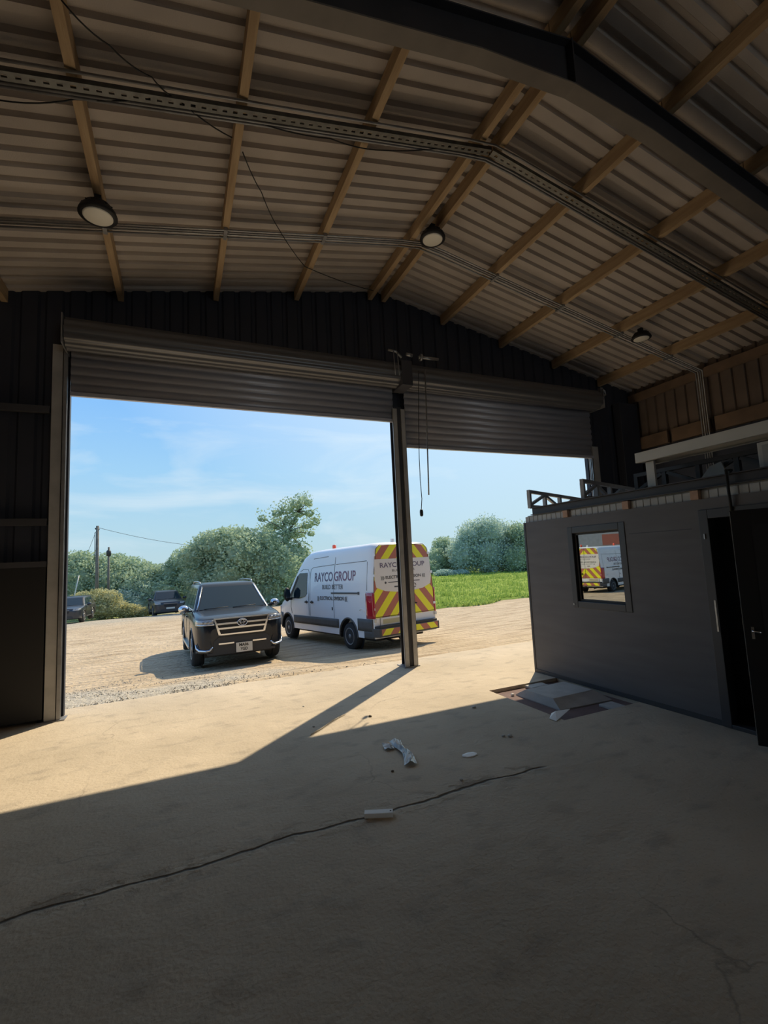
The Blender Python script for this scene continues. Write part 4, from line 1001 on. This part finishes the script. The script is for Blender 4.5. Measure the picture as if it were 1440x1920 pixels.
    # bright screen edge on pillars
    for s in (-1, 1):
        b = MB(); b.tube([(s*(gw(z)-.07), gf(z)-.006, z*k) for z in (1.23, 1.5, 1.77)], .016, 6); b.build('pillar_trim', M_TRIMD if not big else M_CHROME, o)
        for ya, yb, ta, tb in ((1.55, 2.48, .62, 0), (2.56, 3.42, 0, 0), (3.50, LL-.55, 0, -.12)):
            g = [(ya, 1.25), (yb, 1.25), (yb+tb, 1.73), (ya+ta, 1.73)]
            b = MB(); b.prism(g, lambda y, z, t: (s*(gw(z)+t), y, z*k), .003, .009); b.build('side_window', M_GLASSD, o)
        MB().tube([(s*(gw(1.22)+.008), 1.35, 1.235*k), (s*(gw(1.22)+.008), LL-.4, 1.235*k)], .010, 5).build('window_trim', M_CHROME, o)
        for yy in (2.3, 3.3): MB().box((s*.985-.02, yy, 1.02*k), (s*.985+.02, yy+.2, 1.05*k)).build('door_handle', paint, o, bevel=.006)
        se = MB()
        for yy in (1.42, 2.5, 3.45): se.tube([(s*(bx(yy, z)+.0), yy+(0), z*k) for z in (.45, .7, .95, 1.12)], .006, 5)
        se.build('door_seam', M_BLACK, o)
        MB().box((s*.93-.09, 1.35, .34*k), (s*.93+.07, ra-.5, .40*k)).build('side_step', M_ALLOY if big else M_TRIMD, o, bevel=.01)
        # mirror
        mi = MB().lathe([(.02, -.09), (.085, -.07), (.10, 0), (.09, .06), (.02, .075)], (s*1.10, 1.52, 0), 'Y', 16); mi.v = [((x-s*1.10)*1.25+s*1.10, y, z*.95+1.27*k) for x, y, z in mi.v]
        MB().box((s*.97-.06, 1.50, 1.19*k), (s*.97+.06, 1.55, 1.23*k)).build('mirror_arm', paint, o); mi.build('wing_mirror', M_CHROME if big else paint, o)
        # roof rail
        if big or k > .95:
            MB().tube([(s*.66, 2.25, 1.82*k), (s*.66, 2.35, 1.885*k), (s*.66, 3.0, 1.90*k), (s*.66, LL-.9, 1.89*k), (s*.66, LL-.75, 1.82*k)], .018, 8).build('roof_rail', M_ALLOY, o)
        # headlamp wrapped round the corner
        def hl(z0, z1, x0, x1, off, name, m):
            b = MB(); n = 9
            b.grid(n, 3, lambda i, j: (s*min(x0+(x1-x0)*i/(n-1), .955), fy(x0+(x1-x0)*i/(n-1))-off, (z0+(z1-z0)*j/2)*k)); return b.build(name, m, o, solid=.012)
        hh = hl(.985, 1.085, .60, .945, .014, 'headlamp', M_HEAD); hl(.965, .99, .58, .95, .022, 'lamp_strip', M_CHROME)
        q = MB()
        for xx in (.66, .74, .82): q.lathe([(.028, 0), (.024, -.02), (.001, -.022)], (s*xx, fy(xx)-.015, 1.035*k), 'Y', 12, caps=False)
        q.build('lamp_element', M_ALLOY, o)
    if big:
        fr = lambda x, z: (x, fy(x)-.035, z*k)
        MB().prism([(-.57, 1.08), (-.52, .77), (-.46, .74), (.46, .74), (.52, .77), (.57, 1.08)], lambda x, z, t: (x, fy(x)+t, z*k), -.02, .01).build('grille_opening', M_BLACK, o)
        g = MB()
        for z, w, h in ((1.10, .60, .030), (.985, .555, .042), (.885, .535, .042), (.755, .46, .036)):
            g.prism([(-w, z-h/2), (w, z-h/2), (w, z+h/2), (-w, z+h/2)], lambda x, zz_, t: (x, fy(x)+t, zz_*k), -.045, -.015)
        g.prism([(-.60, 1.115), (-.57, 1.115), (-.44, .737), (-.50, .745)], lambda x, z, t: (x, fy(x)+t, z*k), -.042, -.015); g.prism([(.60, 1.115), (.57, 1.115), (.44, .737), (.50, .745)], lambda x, z, t: (x, fy(x)+t, z*k), -.042, -.015)
        g.build('chrome_grille', M_CHROME, o, bevel=.004)
        em = MB(); el = lambda a, b_, cz=0: [(a*math.cos(t), -.068, (.985+cz)*k+b_*math.sin(t)) for t in [2*PI*i/24 for i in range(25)]]
        bd = MB().prism([(.105*math.cos(t), .075*math.sin(t)) for t in [2*PI*i/24 for i in range(24)]], lambda x, z, t: (x, t, .985*k+z), -.062, -.04).build('badge', M_BLACK, o)
        em.tube(el(.105, .075), .009, 6, False); em.tube(el(.038, .060), .006, 6, False); em.tube(el(.075, .030, .025), .006, 6, False); em.build('badge_rings', M_CHROME, bd)
        # lower bumper
        MB().prism([(-.62, .36), (-.60, .62), (-.5, .70), (.5, .70), (.60, .62), (.62, .36)], lambda x, z, t: (x, fy(x)+t, z*k), -.018, .01).build('lower_intake', M_TRIMD, o)
        q = MB()
        for a, c in ((-.50, -.18), (.22, .52)): q.prism([(a, .545), (c, .545), (c, .575), (a, .575)], lambda x, z, t: (x, fy(x)+t, z*k), -.038, -.012)
        q.build('chrome_strip', M_CHROME, o)
        for s in (-1, 1):
            q = MB(); q.tube([(s*x, fy(x)-.02, z*k) for x, z in ((.945, .56), (.93, .48), (.88, .44), (.75, .43), (.68, .44), (.62, .51))], [.012, .02, .026, .026, .024, .016], 8); q.build('bumper_trim', M_CHROME, o)
            MB().prism([(s*.62, .50), (s*.90, .50), (s*.92, .60), (s*.66, .62)], lambda x, z, t: (x, fy(x)+t, z*k), -.012, .01).build('fog_recess', M_BLACK, o)
        MB().prism([(-.72, .33), (-.72, .38), (.72, .38), (.72, .33)], lambda x, z, t: (x, fy(x)+t, z*k), -.035, .2).build('skid_lip', M_TRIMD, o)
        pl = MB().box((-.14, -.052, .345), (.21, -.044, .55)).build('number_plate', M_PLATE, o, bevel=.002)
        text_on('plate_lettering', 'MA06', .085, .20, lambda u, v: (-.075+u, -.0535, .47+v), M_INK, pl, .003)
        text_on('plate_lettering', 'YGD', .085, .155, lambda u, v: (-.05+u, -.0535, .38+v), M_INK, pl, .003)
        # bonnet creases
        for s in (-1, 1): MB().tube([(s*x, y, (lerp_tab(y, HT)+.012)*k) for x, y in ((.30, .20), (.40, .7), (.52, 1.2))], .012, 6).build('bonnet_crease', paint, o)
    else:
        MB().prism([(-.42, .98), (-.36, .76), (.36, .76), (.42, .98)], lambda x, z, t: (x, fy(x)+t, z*k), -.016, .01).build('grille', M_BLACK, o)
        MB().prism([(-.42, .965), (.42, .965), (.43, .99), (-.43, .99)], lambda x, z, t: (x, fy(x)+t, z*k), -.03, -.012).build('grille_trim', M_ALLOY, o)
        MB().prism([(-.6, .42), (-.55, .58), (.55, .58), (.6, .42)], lambda x, z, t: (x, fy(x)+t, z*k), -.014, .01).build('lower_intake', M_TRIMD, o)
        if plate: MB().box((-.26, -.045, .60*k), (.26, -.035, .71*k)).build('number_plate', M_PLATE, o)
    MB().box((-.75, .4, .24), (.75, LL-.4, .40)).build('underbody', M_BLACK, o)
    return o
car((1.27, 10.97, -.46), (R(-1.0), 0, R(3)), 'large black off-road car with chrome grille facing the doorway beside the van', M_CAR)
car((-.55, 34.3, -1.33), (R(-.5), 0, R(8)), 'dark car parked far off between the hedges, behind the large black one', M_CAR2, L_=4.6, hz=.90, big=False)
car((-6.2, 32.1, -1.07), (0, 0, R(-3)), 'dark low car at the far left edge of the doorway view', M_CAR2, L_=4.3, hz=.79, big=False)

# vehicles standing left of the doorway, seen only as reflections in the cabin window
def mirror_pt(px, py, dist):
    p = on(px, py, 0, CX+.02); e = EYEP.copy(); e.x = 2*(CX+.02)-e.x; d = (p-e).normalized(); return e+d*dist
q = mirror_pt(1100, 1110, 30)
v2 = copy_tree(VAN); v2.location = (q.x, q.y, gz(q.x, q.y)); v2.rotation_euler = (0, 0, R(78)); v2['label'] = 'second white chevron van outside, seen reflected in the cabin window'
q = mirror_pt(1165, 1060, 40)
bt = empty('box_trailer', (q.x, q.y, gz(q.x, q.y)), (0, 0, R(48)), 'pale box trailer with red band, seen reflected at top of cabin window', 'trailer')
MB().box((-4, -1.2, 1.0), (4, 1.2, 4.3)).build('box_body', M_WSTRIP, bt, bevel=.04)
MB().box((-1.6, -1.21, 2.9), (1.2, -1.20, 3.7)).build('red_band', M_RED, bt)
MB().box((-4, -1.1, .75), (4, 1.1, 1.0)).build('chassis', M_BLACK, bt)
for y in (-3, 2.2, 3.2):
    for s in (-1, 1): MB().lathe([(.3, -.15), (.5, -.15), (.5, .15), (.3, .15)], (y, s*1.0, .5), 'Y', 24).build('wheel', M_RUBBER, bt)

# ------------------------------------------------------------------ planting
def blob_crown(blobs, n, size, rnd, core=True, upright=False, spray=0):
    b = MB(); tot = sum(r[1][0]*r[1][2] for r in blobs)
    for c, r in blobs:
        c = Vector(c); m = int(n*r[0]*r[2]/tot)
        if core:
            bm = bmesh.new(); bmesh.ops.create_icosphere(bm, subdivisions=3, radius=1); off = rnd.random()*90
            for v in bm.verts:
                v.co *= .66+.30*noise.noise(v.co*2.2+Vector((off, 0, 0)))
                v.co = Vector((v.co.x*r[0], v.co.y*r[1], v.co.z*r[2]))+c
            for f in bm.faces: b.face([v.co for v in f.verts])
            bm.free()
        for k in range(m):
            d = Vector((rnd.gauss(0, 1), rnd.gauss(0, 1), rnd.gauss(0, 1))).normalized()
            t = .70+.36*rnd.random()+.22*noise.noise(d*2.6+c); p = c+Vector((d.x*r[0], d.y*r[1], d.z*r[2]))*t
            if spray and d.z > .1 and rnd.random() < spray: p += d*rnd.random()*.45+Vector((rnd.uniform(-.1, .1), 0, rnd.random()*.35))
            s_ = size*(.6+.8*rnd.random()); a = Vector((rnd.gauss(0, 1), rnd.gauss(0, 1), rnd.gauss(0, .7)+(1.6 if upright else 0))).normalized(); e = a.cross(Vector((rnd.gauss(0, 1), rnd.gauss(0, 1), rnd.gauss(0, 1)))).normalized()
            b.face([p-a*s_*.5, p+e*s_*.32, p+a*s_*.5, p-e*s_*.32])
    return b
def trunk_mesh(base, tops, r0, rnd):
    b = MB(); base = Vector(base)
    for t in tops:
        t = Vector(t); m_ = base.lerp(t, .5)+Vector((rnd.uniform(-.2, .2), rnd.uniform(-.2, .2), rnd.uniform(-.1, .3)*(t-base).length*.3)); P = [base.lerp(m_, i/4) if i < 4 else m_.lerp(t, (i-4)/4) for i in range(9)]
        b.tube(P, [r0*(1-.85*i/8) for i in range(9)], 7)
    return b
rnd = random.Random(21)
def tree(name, label, blobs, n, size, m, group=None, cat='tree', **k):
    n = int(n*1.5); size *= 1.15
    xs = sum(c[0] for c, r in blobs)/len(blobs); ysz = sum(c[1] for c, r in blobs)/len(blobs); g = gz(xs, ysz)
    o = empty(name, (xs, ysz, g), label=label, cat=cat, group=group); sh = Vector((xs, ysz, g))
    B = [((c[0]-xs, c[1]-ysz, c[2]-g), r) for c, r in blobs]
    blob_crown(B, n, size, rnd, **k).build('crown', m, o, recalc=False)
    trunk_mesh((0, 0, -.2), [B[i][0] for i in range(min(4, len(B)))], .14, rnd).build('trunk', M_BARK, o)
    return o
def pb_(px, py, Y, rp_):   # crown lobe whose centre is seen at px,py, Y metres out, radius in metres
    p = on(px, py, 1, Y); return ((p.x, p.y, p.z), rp_)
HG = 'hedge trees beyond the yard'
# central mass, left to right
tree('hedge_tree', 'low left end of the hedge behind the middle distant car', [pb_(325, 1085, 43, (1.3, 1.2, 1.7)), pb_(347, 1062, 43, (1.4, 1.3, 1.6)), pb_(345, 1108, 43, (2.2, 1.3, 2.0))], 5200, .17, M_LEAF, HG)
tree('hedge_tree', 'rounded dark tree left of the tall central one, above the large black car roof', [pb_(365, 1044, 37, (1.1, 1.3, 1.1)), pb_(385, 1030, 37, (1.1, 1.3, 1.2)), pb_(404, 1020, 36, (1.1, 1.3, 1.1)), pb_(390, 1075, 37.5, (1.9, 1.6, 2.0)), pb_(412, 1110, 37.5, (2.1, 1.5, 2.0))], 8000, .17, M_LEAF, HG)
tree('hedge_tree', 'highest rounded crown in the middle of the hedge', [pb_(425, 1016, 36, (1.1, 1.3, 1.1)), pb_(448, 1014, 36.5, (1.1, 1.2, 1.2)), pb_(455, 1040, 35, (1.7, 1.6, 1.5)), pb_(440, 1080, 35.5, (2.1, 1.7, 2.2)), pb_(470, 1105, 36, (2.0, 1.5, 2.0))], 8600, .17, M_LEAF, HG)
tree('hedge_tree', 'leafy crown in the hedge at the foot of the windswept tree', [pb_(492, 1020, 35.5, (1.3, 1.3, 1.3)), pb_(500, 1060, 35, (1.9, 1.5, 2.0)), pb_(530, 1075, 34.5, (1.7, 1.3, 1.7)), pb_(515, 1105, 35, (2.1, 1.5, 2.0))], 7600, .17, M_LEAF, HG)
tree('hedge_tree', 'hedge end showing just above the van bonnet', [pb_(560, 1062, 36, (1.2, 1.3, 1.4)), pb_(575, 1090, 36, (1.8, 1.4, 1.8)), pb_(550, 1105, 35, (1.6, 1.4, 1.6))], 4600, .17, M_LEAF, HG)
# windswept tall tree
def windswept():
    pts = [(492, 972, .35), (505, 990, .55), (522, 982, .6), (520, 962, .42), (538, 955, .55), (545, 975, .6), (556, 945, .5), (568, 938, .45), (578, 943, .38), (560, 962, .5), (580, 962, .38), (590, 978, .45), (575, 985, .45), (562, 1000, .5), (583, 1000, .3), (545, 1000, .6), (528, 1010, .7), (552, 1022, .5), (570, 1030, .4), (578, 1040, .3), (535, 1035, .8), (510, 1015, .7), (500, 1040, .9), (520, 1050, 1.0)]
    W_ = [(on(x, y, 1, 37+rnd.uniform(-.9, .9)), r) for x, y, r in pts]; base = on(515, 1100, 1, 37); base.z = gz(base.x, 37)
    o = empty('windswept_tree', base, label='tall windswept tree leaning right over the hedge, standing highest of all', cat='tree')
    B = [((p-base)[:], (r*1.0, r*.9, r*.72)) for p, r in W_]
    blob_crown(B, 8200, .20, rnd, core=False, spray=.45).build('crown', M_LEAF, o, recalc=False)
    f1, f2, f3 = on(520, 1040, 1, 37)-base, on(540, 1000, 1, 37)-base, on(560, 960, 1, 37)-base
    t = MB(); t.tube([(0, 0, -.2), f1*.5+Vector((.1, 0, 0)), f1, f2, f3, W_[7][0]-base], [.24, .20, .16, .11, .06, .02], 8)
    for i, (c, r) in enumerate(B):
        s_ = min((f1, f2, f3), key=lambda q: (q-Vector(c)).length+(.8 if q.z > c[2] else 0)); t.tube([s_, s_.lerp(Vector(c), .5)+Vector((0, 0, .1)), c], [.05, .035, .012], 5)
    t.build('trunk', M_BARK, o)
windswept()
# left hedge
LG = 'left hedge trees beyond the poles'
tree('hedge_tree', 'leftmost hedge tree beyond the yard, beside the door jamb', [pb_(135, 1068, 45, (1.5, 1.4, 1.5)), pb_(158, 1062, 45, (1.4, 1.4, 1.3)), pb_(145, 1095, 44, (2.0, 1.5, 1.9)), pb_(120, 1110, 46, (1.5, 1.5, 1.6))], 5600, .18, M_LEAF, LG)
tree('hedge_tree', 'hedge tree behind the two utility poles', [pb_(200, 1068, 45, (1.6, 1.5, 1.3)), pb_(220, 1064, 46, (1.4, 1.5, 1.2)), pb_(205, 1098, 44, (2.2, 1.5, 1.9))], 5200, .18, M_LEAF, LG)
tree('hedge_tree', 'hedge tree right of the poles, falling away to the gap', [pb_(252, 1072, 45, (1.5, 1.5, 1.2)), pb_(278, 1082, 44, (1.5, 1.5, 1.2)), pb_(262, 1106, 43, (2.3, 1.5, 1.7)), pb_(300, 1112, 42, (1.7, 1.5, 1.2))], 5400, .18, M_LEAF, LG)
tree('round_shrub', 'pale rounded shrub in front of the left hedge', [pb_(255, 1108, 43, (1.3, 1.1, 1.2)), pb_(272, 1122, 42, (1.0, 1.0, 1.1)), pb_(240, 1122, 42, (1.1, .9, 1.0)), pb_(258, 1134, 41.5, (1.4, .9, .8))], 4800, .13, M_LEAFP, cat='shrub')
tree('yellow_shrub', 'yellow-green shrub between the left car and the hedge', [pb_(182, 1124, 39.5, (.9, .7, .8)), pb_(203, 1128, 39, (.9, .7, .85)), pb_(196, 1143, 38.8, (1.3, .7, .7)), pb_(160, 1126, 40.5, (1.0, .7, .7)), pb_(220, 1141, 38.5, (.8, .6, .6))], 4600, .12, M_LEAFY, cat='shrub')
tree('yellow_shrub', 'low yellow-green bush at the right of the left verge', [pb_(240, 1146, 38.5, (.9, .6, .5)), pb_(260, 1149, 38.5, (.7, .5, .4))], 1900, .11, M_LEAFY, cat='shrub')
# right bushes
RG = 'bushes at the back of the field'
tree('field_bush', 'rounded darker bush just right of the van', [pb_(833, 1028, 52, (1.6, 1.6, 1.5)), pb_(822, 1050, 51, (1.7, 1.6, 1.6)), pb_(848, 1055, 51, (1.8, 1.6, 1.8)), pb_(806, 1068, 50, (1.2, 1.5, 1.3))], 6000, .20, M_LEAF, RG, cat='bush')
tree('field_bush', 'largest bushy silver-green clump at the back of the field', [pb_(885, 1008, 48, (1.9, 1.8, 1.8)), pb_(915, 998, 47, (1.9, 1.8, 1.8)), pb_(940, 1008, 48, (1.8, 1.8, 1.8)), pb_(872, 1040, 48, (2.2, 1.8, 2.2)), pb_(915, 1040, 47, (2.8, 1.8, 2.4)), pb_(950, 1045, 47, (2.0, 1.8, 2.0))], 14000, .20, M_LEAFP, RG, cat='bush', spray=.35)
tree('field_bush', 'open-leaved bush behind the cabin corner', [pb_(972, 1005, 46, (1.4, 1.4, 1.6)), pb_(990, 1025, 45, (1.8, 1.5, 2.0)), pb_(968, 1050, 45, (1.8, 1.5, 1.7)), pb_(1000, 1055, 45, (1.6, 1.5, 1.6))], 7000, .20, M_LEAF, RG, cat='bush', spray=.2)
tree('bramble', 'low bramble mound at the far edge of the grass beside the van', [pb_(835, 1075, 46, (1.4, .8, .45)), pb_(862, 1074, 47, (1.2, .8, .35))], 1500, .15, M_LEAFP, cat='bush')
# beyond the left wall, in the window reflection only
tree('hedge_tree', 'trees left of the building, seen reflected in the cabin window', [((-36+4*i, 36-1.5*i, 1.2+.8*math.sin(i*2.1)), (2.6, 2, 2.6)) for i in range(6)], 6000, .25, M_LEAF, None)

# poles and lines
p1 = on(183, 986, 1, 40.5); g1 = gz(p1.x, 40.5)
o = empty('utility_pole', (p1.x, 40.5, g1), label='taller wooden utility pole at left with a line running right', cat='utility pole', group='utility poles')
MB().tube([(.0, 0, -.2), (0, 0, p1.z-g1)], [.13, .10], 10).build('pole', M_POLE, o)
MB().lathe([(.03, -.04), (.05, 0), (.03, .05)], (-.13, 0, p1.z-g1-.2), n=10).box((-.14, -.03, p1.z-g1-.28), (.14, .03, p1.z-g1-.22)).build('insulator', M_TRIMD, o)
MB().tube([(-.16, 0, p1.z-g1-.5), (-.15, 0, p1.z-g1-2.6)], .025, 6).build('riser_pipe', M_TRIMD, o)
p2 = on(204, 1026, 1, 41.5); g2 = gz(p2.x, 41.5)
o = empty('utility_pole', (p2.x, 41.5, g2), label='shorter utility pole with a dark canister near its top', cat='utility pole', group='utility poles')
MB().tube([(0, 0, -.2), (0, 0, p2.z-g2)], [.10, .07], 10).build('pole', M_POLE, o)
MB().lathe([(.05, -.35), (.16, -.3), (.17, 0), (.12, .1), (.05, .14)], (0, -.02, p2.z-g2-.35), n=14).build('canister', M_TRIMD, o)
a = Vector((p1.x, 40.5, p1.z-.12)); e = on(345, 1021, 1, 42)
tag(MB().tube(sag(a, e, .12), .014, 5).build('overhead_line', M_WIRE), 'overhead line running from the taller pole to the central hedge', 'cable')
e = on(163, 1040, 1, 46); q = empty('stay_wire', a, label='thin line with a small weight going down left from the taller pole', cat='cable')
MB().tube([(0, 0, 0), tuple(e-a)], .012, 5).build('wire', M_WIRE, q); MB().lathe([(.03, .1), (.10, .04), (.10, -.08), (.03, -.12)], e-a, n=10).build('weight', M_TRIMD, q)
c0, c1 = on(130, 1130, 1, 40), on(148, 1079, 1, 40); c0.z = gz(c0.x, 40)
tag(MB().tube([c0, c1], .035, 8).build('leaning_stake', M_PLATE), 'pale stake leaning right behind the left car', 'stake')
